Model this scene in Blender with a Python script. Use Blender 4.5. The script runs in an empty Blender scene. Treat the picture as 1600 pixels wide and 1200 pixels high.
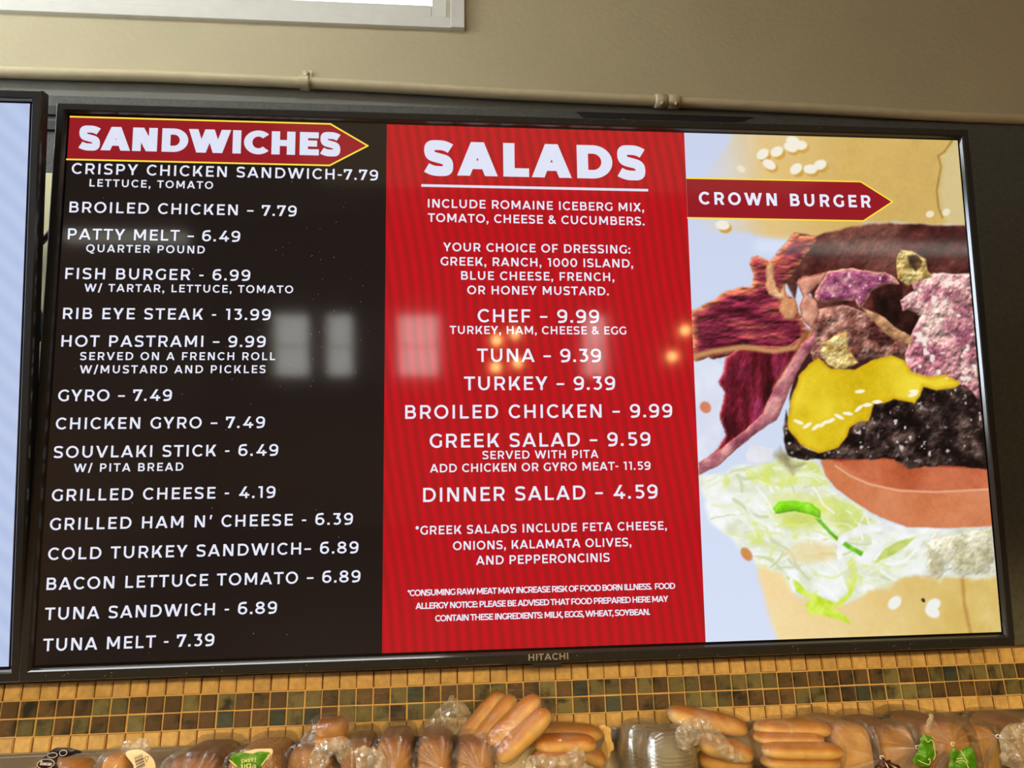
import bpy, bmesh, math, random
import numpy as np
from mathutils import Vector, Matrix, noise
from mathutils.bvhtree import BVHTree
from mathutils.geometry import delaunay_2d_cdt

random.seed(7)
SC = bpy.context.scene
COL = SC.collection
R = math.radians

# ------------------------------------------------------------------ camera
cam_data = bpy.data.cameras.new('camera')
cam_data.sensor_width = 36.0
cam_data.lens = 24.204
cam_data.clip_start = 0.02
cam = bpy.data.objects.new('camera', cam_data)
COL.objects.link(cam)
right = Vector((0.9965868, -0.07871399, -0.0248768))
down = Vector((-0.00255899, 0.27174728, -0.96236525))
fwd = Vector((0.08251181, 0.95914416, 0.27061832))
cam.matrix_world = Matrix(((right.x, -down.x, -fwd.x, 0.67589), (right.y, -down.y, -fwd.y, -1.24808),
                           (right.z, -down.z, -fwd.z, 1.66752), (0, 0, 0, 1)))
SC.camera = cam

# ------------------------------------------------------------------ exposure, sky, light
SC.view_settings.view_transform = 'Standard'
SC.view_settings.look = 'None'
SC.view_settings.gamma = 1.0
SC.view_settings.use_curve_mapping = False
SC.view_settings.exposure = 0.0

world = bpy.data.worlds.new('sky')
SC.world = world
world.use_nodes = True
bg = world.node_tree.nodes['Background']
bg.inputs['Color'].default_value = (0.92, 0.97, 1.0, 1)
bg.inputs['Strength'].default_value = 5.0


def lamp(name, kind, loc, target, power, color, **kw):
    d = bpy.data.lights.new(name, kind)
    d.energy = power
    d.color = color
    for k, v in kw.items():
        setattr(d, k, v)
    o = bpy.data.objects.new(name, d)
    COL.objects.link(o)
    o.location = loc
    if target is not None:
        o.rotation_euler = (Vector(target) - Vector(loc)).to_track_quat('-Z', 'Y').to_euler()
    return o


# daylight: the high window over the screens, a tall left-wall window added to brighten the wall, the far windows
lamp('daylight_high_window', 'AREA', (-0.42, 0.46, 3.50), (-0.38, -0.10, 2.45), 34, (1.0, 0.98, 0.95),
     shape='RECTANGLE', size=2.0, size_y=0.30)
lamp('daylight_left_window', 'AREA', (-1.97, -0.72, 2.75), (0.2, 0.1, 2.75), 50, (0.74, 0.87, 1.0),
     shape='RECTANGLE', size=1.1, size_y=1.2)
FARW = [(-1.42, -1.0), (-0.82, -0.5), (0.0, 0.5), (2.2, 2.5)]
for a_, b_ in FARW:
    lamp('daylight_far_window', 'AREA', ((a_ + b_) / 2, -6.98, 2.12), ((a_ + b_) / 2, 0, 2.12), 3.2 * (b_ - a_), (1.0, 0.88, 0.60),
         shape='RECTANGLE', size=b_ - a_, size_y=0.72)
# warm pendants: their shades throw the light down and sideways, not up
PENDANTS = [(0.98, -3.9, 2.14), (1.17, -4.5, 2.2), (0.98, -4.0, 1.94), (1.2, -4.6, 1.96), (2.43, -4.0, 2.22), (2.33, -4.0, 2.02)]
for i, (x, y, z) in enumerate(((-0.7, -2.0, 2.0), (-0.3, -2.6, 2.1), (0.1, -1.9, 2.0), (0.5, -2.6, 2.1), (0.9, -2.0, 2.02),
                               (1.3, -2.6, 2.1), (1.7, -1.9, 2.0), (2.1, -2.6, 2.1), (2.5, -2.0, 2.02))):
    lamp('warm_counter_lamp', 'SPOT', (x, y, z), (x, y, 0), 23, (1.0, 0.70, 0.31),
         spot_size=R(166), spot_blend=0.12, shadow_soft_size=0.03)
# broad warm area lamp added under the ceiling for ambient light, no fitting
lamp('ceiling_glow', 'AREA', (1.6, -3.2, 3.42), (1.6, -3.2, 0), 13, (1.0, 0.78, 0.42),
     shape='RECTANGLE', size=4.0, size_y=3.0)


# ------------------------------------------------------------------ helpers
def mat(name, color=(0.5, 0.5, 0.5), rough=0.6, metal=0.0, spec=0.5, noise_amt=0.0, noise_scale=20, bump=0.0,
        bump_scale=60, attr=None, emit=None, emit_strength=1.0, coat=0.0):
    m = bpy.data.materials.new(name)
    m.use_nodes = True
    nt = m.node_tree
    p = nt.nodes['Principled BSDF']
    p.inputs['Base Color'].default_value = (*color, 1)
    p.inputs['Roughness'].default_value = rough
    p.inputs['Metallic'].default_value = metal
    p.inputs['Specular IOR Level'].default_value = spec
    p.inputs['Coat Weight'].default_value = coat
    p.inputs['Coat Roughness'].default_value = 0.06
    tc = nt.nodes.new('ShaderNodeTexCoord')
    src = None
    if attr:
        a = nt.nodes.new('ShaderNodeAttribute')
        a.attribute_name = attr
        src = a.outputs['Color']
    if noise_amt:
        n = nt.nodes.new('ShaderNodeTexNoise')
        n.inputs['Scale'].default_value = noise_scale
        n.inputs['Detail'].default_value = 6
        nt.links.new(tc.outputs['Object'], n.inputs['Vector'])
        mr = nt.nodes.new('ShaderNodeMapRange')
        mr.inputs['From Min'].default_value = 0.3
        mr.inputs['From Max'].default_value = 0.7
        mr.inputs['To Min'].default_value = 1 - noise_amt
        mr.inputs['To Max'].default_value = 1 + noise_amt
        nt.links.new(n.outputs['Fac'], mr.inputs['Value'])
        mx = nt.nodes.new('ShaderNodeMix')
        mx.data_type = 'RGBA'
        mx.blend_type = 'MULTIPLY'
        mx.inputs['Factor'].default_value = 1
        if src:
            nt.links.new(src, mx.inputs['A'])
        else:
            mx.inputs['A'].default_value = (*color, 1)
        cmb = nt.nodes.new('ShaderNodeCombineColor')
        for c in ('Red', 'Green', 'Blue'):
            nt.links.new(mr.outputs['Result'], cmb.inputs[c])
        nt.links.new(cmb.outputs['Color'], mx.inputs['B'])
        src = mx.outputs['Result']
    if src:
        nt.links.new(src, p.inputs['Base Color'])
    if bump:
        n = nt.nodes.new('ShaderNodeTexNoise')
        n.inputs['Scale'].default_value = bump_scale
        n.inputs['Detail'].default_value = 5
        nt.links.new(tc.outputs['Object'], n.inputs['Vector'])
        b = nt.nodes.new('ShaderNodeBump')
        b.inputs['Strength'].default_value = bump
        b.inputs['Distance'].default_value = 0.01
        nt.links.new(n.outputs['Fac'], b.inputs['Height'])
        nt.links.new(b.outputs['Normal'], p.inputs['Normal'])
    if emit:
        p.inputs['Emission Color'].default_value = (*emit, 1)
        p.inputs['Emission Strength'].default_value = emit_strength
    return m


def srgb(r, g, b):
    return tuple(((c / 255 + 0.055) / 1.055) ** 2.4 if c > 10 else c / 255 / 12.92 for c in (r, g, b))


def film(name, tint=(1, 1, 1), haze=0.06, gloss=0.25, scale=55, strength=0.5, top=0.5):
    """thin wrinkled plastic film: mostly clear, glossy at the creases, a little milky"""
    m = bpy.data.materials.new(name)
    m.use_nodes = True
    nt = m.node_tree
    nt.nodes.clear()
    out = nt.nodes.new('ShaderNodeOutputMaterial')
    tr = nt.nodes.new('ShaderNodeBsdfTransparent')
    tr.inputs['Color'].default_value = (*tint, 1)
    gl = nt.nodes.new('ShaderNodeBsdfGlossy')
    gl.inputs['Roughness'].default_value = 0.12
    df = nt.nodes.new('ShaderNodeBsdfDiffuse')
    df.inputs['Color'].default_value = (0.80, 0.72, 0.56, 1)
    tc = nt.nodes.new('ShaderNodeTexCoord')
    n1 = nt.nodes.new('ShaderNodeTexNoise')
    n1.inputs['Scale'].default_value = scale
    n1.inputs['Detail'].default_value = 3
    n1.inputs['Distortion'].default_value = 1.2
    nt.links.new(tc.outputs['Object'], n1.inputs['Vector'])
    n2 = nt.nodes.new('ShaderNodeTexVoronoi')
    n2.feature = 'DISTANCE_TO_EDGE'
    n2.inputs['Scale'].default_value = scale * 0.8
    nt.links.new(n1.outputs['Color'], n2.inputs['Vector'])
    add = nt.nodes.new('ShaderNodeMath')
    add.operation = 'ADD'
    nt.links.new(n1.outputs['Fac'], add.inputs[0])
    nt.links.new(n2.outputs['Distance'], add.inputs[1])
    bp = nt.nodes.new('ShaderNodeBump')
    bp.inputs['Strength'].default_value = strength
    bp.inputs['Distance'].default_value = 0.006
    nt.links.new(n1.outputs['Fac'], bp.inputs['Height'])
    nt.links.new(bp.outputs['Normal'], gl.inputs['Normal'])
    lw = nt.nodes.new('ShaderNodeLayerWeight')
    lw.inputs['Blend'].default_value = gloss
    nt.links.new(bp.outputs['Normal'], lw.inputs['Normal'])
    cl = nt.nodes.new('ShaderNodeMapRange')
    cl.inputs['To Min'].default_value = 0.035
    cl.inputs['To Max'].default_value = top
    nt.links.new(lw.outputs['Facing'], cl.inputs['Value'])
    fo = nt.nodes.new('ShaderNodeAttribute')
    fo.attribute_name = 'fold'  # pale streaks painted on the creases in place of bright highlights
    ma = nt.nodes.new('ShaderNodeMath')
    ma.operation = 'MULTIPLY_ADD'
    ma.inputs[1].default_value = 0.55
    ma.inputs[2].default_value = haze
    nt.links.new(fo.outputs['Fac'], ma.inputs[0])
    m1 = nt.nodes.new('ShaderNodeMixShader')
    nt.links.new(ma.outputs[0], m1.inputs['Fac'])
    nt.links.new(tr.outputs[0], m1.inputs[1])
    nt.links.new(df.outputs[0], m1.inputs[2])
    m2 = nt.nodes.new('ShaderNodeMixShader')
    nt.links.new(cl.outputs['Result'], m2.inputs['Fac'])
    nt.links.new(m1.outputs[0], m2.inputs[1])
    nt.links.new(gl.outputs[0], m2.inputs[2])
    nt.links.new(m2.outputs[0], out.inputs['Surface'])
    return m


def obj(name, bm, material, parent=None, smooth=False):
    me = bpy.data.meshes.new(name)
    bm.normal_update()
    bm.to_mesh(me)
    bm.free()
    for mm in (material if isinstance(material, (list, tuple)) else [material]):
        me.materials.append(mm)
    if smooth:
        for p in me.polygons:
            p.use_smooth = True
    o = bpy.data.objects.new(name, me)
    COL.objects.link(o)
    if parent:
        o.parent = parent
    return o


def thing(name, label, cat, loc=(0, 0, 0), rot=(0, 0, 0), group=None):
    o = bpy.data.objects.new(name, None)
    COL.objects.link(o)
    o.empty_display_size = 0.05
    o.location = loc
    o.rotation_euler = rot
    bpy.context.view_layer.update()
    return tag(o, label, cat, group)


def tag(o, label, cat, group=None):
    o['label'] = label
    o['category'] = cat
    if group:
        o['group'] = group
    return o


def struct(name, bm, m, parent=None, smooth=False):
    o = obj(name, bm, m, parent, smooth)
    if parent is None:
        o['kind'] = 'structure'
    return o


def box(bm, x0, x1, y0, y1, z0, z1, bevel=0.0, mi=0):
    r = bmesh.ops.create_cube(bm, size=1)
    vs = r['verts']
    for v in vs:
        v.co = Vector(((x0 + x1) / 2 + v.co.x * (x1 - x0), (y0 + y1) / 2 + v.co.y * (y1 - y0), (z0 + z1) / 2 + v.co.z * (z1 - z0)))
    if mi:
        for f in {f for v in vs for f in v.link_faces}:
            f.material_index = mi
    if bevel:
        es = {e for v in vs for e in v.link_edges}
        bmesh.ops.bevel(bm, geom=list(es), offset=bevel, segments=2, affect='EDGES', profile=0.5)
    return vs


def tube(bm, pts, radius, seg=16, caps=True):
    pts = [Vector(p) for p in pts]
    rings = []
    for i, p in enumerate(pts):
        d = (pts[min(i + 1, len(pts) - 1)] - pts[max(i - 1, 0)]).normalized()
        a = Vector((0, 0, 1)) if abs(d.z) < 0.9 else Vector((1, 0, 0))
        u = d.cross(a).normalized()
        w = u.cross(d)
        rr = radius[i] if isinstance(radius, (list, tuple)) else radius
        rings.append([bm.verts.new(p + (u * math.cos(k * 2 * math.pi / seg) + w * math.sin(k * 2 * math.pi / seg)) * rr) for k in range(seg)])
    for a, b in zip(rings, rings[1:]):
        for k in range(seg):
            bm.faces.new((a[k], a[(k + 1) % seg], b[(k + 1) % seg], b[k]))
    if caps:
        bm.faces.new(rings[0][::-1])
        bm.faces.new(rings[-1])
    return rings


def smooth_line(pts, n=6, closed=False):
    P = [Vector(p) for p in pts]
    out = []
    N = len(P)
    for i in range(N if closed else N - 1):
        p0 = P[(i - 1) % N] if (closed or i) else P[0]
        p1, p2 = P[i], P[(i + 1) % N]
        p3 = P[(i + 2) % N] if (closed or i + 2 < N) else P[-1]
        for k in range(n):
            t = k / n
            out.append(0.5 * ((2 * p1) + (p2 - p0) * t + (2 * p0 - 5 * p1 + 4 * p2 - p3) * t * t + (-p0 + 3 * p1 - 3 * p2 + p3) * t ** 3))
    if not closed:
        out.append(P[-1])
    return out


# ------------------------------------------------------------------ measured layout: menu lines are in screen units
# (1920 x 1080, top left origin); the burger picture in thousandths of its own frame; goods in metres
TEXT = [
    ('sandwich', 'black', 'SANDWICHES', 20.1, 73.5, 544.2, 72.6, 50.4),
    ('sandwich', 'main', 'CRISPY CHICKEN SANDWICH-7.79', 10.6, 123.7, 622.0, 124.8, 22.3),
    ('sandwich', 'sub', 'LETTUCE, TOMATO', 46.6, 150.9, 288.3, 149.6, 15.9),
    ('sandwich', 'main', 'BROILED CHICKEN – 7.79', 10.9, 204.9, 457.0, 205.4, 22.9),
    ('sandwich', 'main', 'PATTY MELT – 6.49', 11.1, 261.5, 345.7, 260.2, 23.2),
    ('sandwich', 'sub', 'QUARTER POUND', 47.5, 286.9, 277.0, 286.2, 16.1),
    ('sandwich', 'main', 'FISH BURGER - 6.99', 11.0, 342.3, 368.2, 341.5, 22.9),
    ('sandwich', 'sub', 'W/ TARTAR, LETTUCE, TOMATO', 48.5, 367.5, 453.9, 366.9, 15.8),
    ('sandwich', 'main', 'RIB EYE STEAK - 13.99', 11.4, 422.9, 410.8, 422.7, 22.6),
    ('sandwich', 'main', 'HOT PASTRAMI – 9.99', 11.7, 478.4, 402.4, 477.6, 22.8),
    ('sandwich', 'sub', 'SERVED ON A FRENCH ROLL', 48.4, 504.7, 422.0, 504.6, 15.5),
    ('sandwich', 'sub', 'W/MUSTARD AND PICKLES', 49.0, 531.1, 403.8, 530.6, 15.4),
    ('sandwich', 'main', 'GYRO – 7.49', 11.9, 585.8, 225.3, 585.3, 23.1),
    ('sandwich', 'main', 'CHICKEN GYRO – 7.49', 10.9, 639.9, 405.5, 640.5, 22.9),
    ('sandwich', 'main', 'SOUVLAKI STICK - 6.49', 10.6, 695.8, 432.7, 694.7, 22.6),
    ('sandwich', 'sub', 'W/ PITA BREAD', 49.0, 722.2, 252.8, 722.9, 15.4),
    ('sandwich', 'main', 'GRILLED CHEESE - 4.19', 11.9, 777.9, 429.5, 777.0, 22.3),
    ('sandwich', 'main', "GRILLED HAM N' CHEESE - 6.39", 11.6, 832.6, 580.1, 831.2, 22.1),
    ('sandwich', 'main', 'COLD TURKEY SANDWICH– 6.89', 11.8, 888.7, 591.5, 886.2, 22.4),
    ('sandwich', 'main', 'BACON LETTUCE TOMATO – 6.89', 12.5, 943.7, 596.1, 942.1, 22.2),
    ('sandwich', 'main', 'TUNA SANDWICH - 6.89', 12.8, 999.2, 438.1, 996.5, 22.0),
    ('sandwich', 'main', 'TUNA MELT - 7.39', 13.0, 1053.7, 323.0, 1054.8, 21.8),
    ('salad', 'black', 'SALADS', 716.5, 111.2, 1195.1, 108.4, 74.9),
    ('salad', 'sub', 'INCLUDE ROMAINE ICEBERG MIX,', 725.8, 182.2, 1187.8, 180.2, 18.6),
    ('salad', 'sub', 'TOMATO, CHEESE & CUCUMBERS.', 725.8, 213.1, 1187.7, 211.3, 18.5),
    ('salad', 'sub', 'YOUR CHOICE OF DRESSING:', 757.7, 275.7, 1154.7, 274.1, 18.3),
    ('salad', 'sub', 'GREEK, RANCH, 1000 ISLAND,', 752.2, 305.7, 1159.8, 305.2, 18.2),
    ('salad', 'sub', 'BLUE CHEESE, FRENCH,', 794.8, 335.6, 1118.3, 335.2, 18.2),
    ('salad', 'sub', 'OR HONEY MUSTARD.', 807.3, 366.2, 1105.6, 366.0, 18.1),
    ('salad', 'main', 'CHEF – 9.99', 828.7, 425.2, 1083.5, 425.3, 27.7),
    ('salad', 'sub', 'TURKEY, HAM, CHEESE & EGG', 771.0, 450.2, 1140.6, 449.8, 16.9),
    ('salad', 'main', 'TUNA – 9.39', 826.9, 507.9, 1085.4, 508.8, 27.8),
    ('salad', 'main', 'TURKEY – 9.39', 799.8, 566.2, 1113.6, 567.2, 28.2),
    ('salad', 'main', 'BROILED CHICKEN – 9.99', 681.1, 624.3, 1233.0, 624.5, 27.7),
    ('salad', 'main', 'GREEK SALAD – 9.59', 730.3, 681.7, 1184.4, 684.4, 28.0),
    ('salad', 'sub', 'SERVED WITH PITA', 836.5, 706.1, 1074.5, 707.8, 16.4),
    ('salad', 'sub', 'ADD CHICKEN OR GYRO MEAT- 11.59', 730.9, 731.7, 1182.7, 733.1, 16.8),
    ('salad', 'main', 'DINNER SALAD – 4.59', 717.6, 789.5, 1195.7, 792.0, 28.0),
    ('salad', 'sub', '*GREEK SALADS INCLUDE FETA CHEESE,', 702.6, 852.3, 1212.3, 856.7, 16.9),
    ('salad', 'sub', 'ONIONS, KALAMATA OLIVES,', 776.6, 884.2, 1137.4, 887.8, 16.9),
    ('salad', 'sub', 'AND PEPPERONCINIS', 822.2, 914.7, 1092.0, 916.8, 17.3),
    ('salad', 'fine', '*CONSUMING RAW MEAT MAY INCREASE RISK OF FOOD BORN ILLNESS.  FOOD', 687.7, 971.4, 1225.3, 973.7, 11.9),
    ('salad', 'fine', 'ALLERGY NOTICE: PLEASE BE ADVISED THAT FOOD PREPARED HERE MAY', 703.2, 996.5, 1209.9, 998.8, 11.9),
    ('salad', 'fine', 'CONTAIN THESE INGREDIENTS: MILK, EGGS, WHEAT, SOYBEAN.', 741.6, 1021.8, 1171.4, 1022.6, 11.9),
    ('burger', 'bold', 'CROWN BURGER', 1310.2, 164.6, 1701.4, 160.9, 28.3),
]
BAN1 = [(-2.6, 3.5), (522.2, 3.0), (600.3, 48.9), (522.4, 94.7), (1.7, 92.0)]
BAN2 = [(1282.9, 104.2), (1682.1, 101.5), (1753.4, 147.0), (1682.5, 193.0), (1283.5, 193.7)]
RULE = [(712.0, 133.4), (1198.6, 133.0)]
PIC = {
    'topbun': [(134, -3), (1042, -19), (1010, 186), (906, 186), (818, 184), (684, 183), (636, 183), (561, 220), (497, 239), (419, 240), (359, 222), (215, 208), (78, 211), (46, 185), (55, 126), (97, 66), (171, 5)],
    'shadow': [(453, 212), (580, 191), (660, 183), (1014, 186), (1001, 299), (983, 389), (705, 434), (480, 390), (382, 302), (362, 347), (301, 267), (319, 245), (376, 208)],
    'bacon': [(-1, 371), (79, 348), (114, 333), (160, 321), (213, 316), (218, 299), (206, 273), (215, 257), (238, 254), (279, 264), (311, 247), (380, 206), (391, 213), (457, 212), (444, 226), (385, 276), (319, 321), (362, 347), (381, 386), (402, 404), (368, 439), (299, 450), (171, 450), (58, 469), (-1, 473)],
    'fat1': [(270, 272), (286, 263), (300, 276), (290, 303), (310, 329), (327, 312), (332, 338), (366, 347), (371, 369), (350, 386), (320, 384), (303, 369), (312, 347), (272, 334), (260, 321)],
    'fat2': [(369, 311), (390, 298), (429, 295), (483, 288), (462, 311), (442, 315), (409, 333), (438, 346), (444, 369), (417, 402), (381, 386), (376, 360), (390, 338)],
    'past1': [(432, 340), (450, 315), (491, 286), (570, 277), (647, 286), (694, 286), (724, 296), (741, 312), (691, 310), (642, 323), (616, 346), (590, 364), (577, 346), (531, 348), (500, 344), (476, 352), (446, 350)],
    'hole': [(642, 328), (690, 312), (744, 320), (747, 359), (800, 367), (805, 390), (770, 416), (710, 403), (637, 363)],
    'mid': [(437, 364), (530, 355), (598, 366), (678, 403), (752, 434), (755, 469), (670, 465), (609, 463), (531, 478), (470, 478), (410, 469), (399, 426), (411, 391)],
    'mid2': [(599, 359), (651, 372), (710, 399), (773, 421), (767, 438), (706, 427), (655, 403)],
    'lump': [(437, 460), (448, 434), (492, 417), (539, 410), (542, 447), (570, 471), (537, 484), (499, 489), (462, 478)],
    'tuft': [(737, 255), (755, 239), (794, 241), (840, 257), (848, 282), (866, 295), (826, 300), (769, 314), (750, 307), (735, 300)],
    'past2': [(790, 300), (867, 288), (1003, 286), (1006, 344), (998, 517), (993, 548), (830, 539), (742, 504), (741, 460), (770, 416), (807, 376), (762, 363), (746, 365), (737, 343), (790, 327)],
    'bacon2': [(83, 507), (101, 488), (107, 463), (151, 444), (203, 439), (322, 439), (375, 424), (408, 439), (370, 473), (341, 507), (302, 551), (261, 587), (213, 603), (161, 622), (100, 655), (24, 678), (3, 687), (4, 673), (59, 645), (95, 617), (82, 574), (102, 531)],
    'rim2': [(429, 409), (426, 434), (369, 478), (341, 507), (302, 556), (274, 585), (212, 608), (134, 641), (65, 674), (2, 692), (2, 668), (68, 645), (154, 608), (224, 575), (281, 512), (336, 468), (374, 434)],
    'gap': [(-1, 473), (49, 461), (102, 478), (87, 507), (94, 526), (94, 574), (78, 622), (4, 673), (-1, 654)],
    'patty': [(309, 568), (293, 604), (305, 654), (367, 664), (520, 663), (674, 665), (723, 683), (776, 679), (863, 679), (1012, 685), (1004, 568), (974, 531), (945, 518), (887, 520), (798, 523), (708, 542), (620, 552), (563, 586), (507, 624), (402, 650), (336, 633), (318, 609)],
    'cheese': [(314, 575), (324, 551), (359, 500), (395, 476), (431, 463), (472, 483), (558, 487), (622, 468), (693, 457), (736, 468), (755, 488), (819, 501), (882, 498), (933, 512), (913, 523), (842, 528), (799, 520), (783, 538), (759, 555), (733, 550), (690, 545), (654, 554), (620, 552), (593, 588), (563, 588), (527, 603), (516, 619), (480, 641), (410, 652), (353, 635), (314, 604)],
    'tomato': [(417, 667), (448, 656), (485, 667), (605, 667), (682, 668), (732, 683), (1004, 691), (1006, 798), (845, 800), (699, 796), (608, 777), (527, 748), (462, 719), (431, 695)],
    'tomtop': [(469, 660), (606, 656), (684, 658), (734, 671), (1006, 678), (1003, 726), (882, 730), (769, 729), (641, 720), (533, 696)],
    'lettuce': [(2, 696), (98, 681), (223, 670), (308, 661), (400, 666), (423, 690), (462, 724), (526, 753), (607, 782), (699, 799), (827, 805), (1006, 800), (1003, 895), (874, 895), (798, 887), (703, 890), (625, 908), (539, 920), (478, 940), (405, 929), (299, 916), (270, 879), (189, 860), (134, 832), (33, 776)],
    'letyel': [(206, 675), (300, 656), (400, 671), (431, 695), (395, 714), (303, 708), (221, 698)],
    'letyel2': [(243, 731), (319, 723), (427, 733), (510, 748), (590, 782), (503, 799), (387, 793), (270, 792), (231, 768)],
    'greenr': [(243, 755), (266, 743), (317, 742), (375, 746), (403, 761), (403, 777), (377, 770), (315, 762), (252, 766)],
    'greens': [(388, 777), (409, 780), (452, 808), (500, 827), (545, 842), (535, 850), (483, 832), (435, 808)],
    'ringg': [(456, 771), (501, 750), (529, 767), (530, 786), (518, 788), (512, 767), (491, 759), (469, 771)],
    'leaf': [(580, 863), (617, 838), (661, 825), (735, 815), (694, 834), (650, 848)],
    'stem': [(460, 813), (538, 793), (632, 786), (699, 797), (811, 799), (837, 799), (796, 810), (706, 809), (630, 801), (553, 806), (493, 816), (473, 827), (469, 878), (457, 873), (452, 841)],
    'stem2': [(578, 810), (630, 806), (618, 829), (563, 865), (530, 860), (566, 837)],
    'tuftg': [(297, 889), (325, 901), (348, 917), (405, 929), (453, 941), (424, 943), (483, 969), (482, 978), (434, 966), (385, 958), (344, 957), (333, 939), (355, 929), (307, 912)],
    'strand': [(437, 937), (481, 919), (496, 896), (514, 883), (513, 897), (493, 924), (453, 944)],
    'letr': [(754, 830), (843, 813), (1006, 800), (1003, 895), (874, 891), (841, 883), (755, 889)],
    'bun': [(182, 851), (183, 883), (196, 915), (220, 969), (241, 1005), (1017, 1020), (1004, 890), (874, 893), (662, 885), (575, 902), (479, 937), (405, 929), (306, 923), (270, 879), (267, 824), (216, 837)],
    'bunlet': [(265, 843), (308, 825), (384, 817), (450, 827), (447, 854), (329, 862)],
    'onion': [(163, 651), (181, 631), (256, 641), (251, 663), (207, 668), (168, 667)],
    'fleck': [(113, 816), (132, 814), (148, 841), (135, 849), (118, 836)],
    'fleck2': [(33, 560), (66, 562), (69, 577), (39, 581)],
    'greyend': [(254, 656), (285, 642), (324, 666), (366, 671), (322, 690), (266, 666)],
}
PTS = {
    'seeds': [(394, 71), (482, 61), (298, 63), (389, 11), (277, 41), (415, 20), (445, 71), (328, 35), (379, 25), (466, 237), (552, 232), (121, 193), (934, 157), (873, 162), (196, 74)],
    'crack': [(978, 2), (946, 26), (922, 35), (929, 59), (905, 111), (907, 148), (918, 169)],
    'strip1': [(-3, 461), (67, 450), (172, 441), (276, 449), (352, 442), (401, 415)],
    'strip2': [(280, 527), (317, 495), (357, 465), (401, 415)],
    'hl': [(434, 594), (460, 588), (491, 580), (522, 574), (562, 564), (593, 557), (628, 551), (378, 597), (349, 590), (408, 600), (757, 537), (762, 530), (570, 530)],
    'bunseeds': [(639, 939), (772, 945), (766, 958)],
    'specks': [(738, 936), (805, 839), (980, 836)],
    'buncrack': [(880, 900), (879, 944), (892, 999)],
    'tomrim': [(467, 676), (516, 696), (582, 713), (683, 726), (812, 730), (1005, 726)],
}
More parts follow.
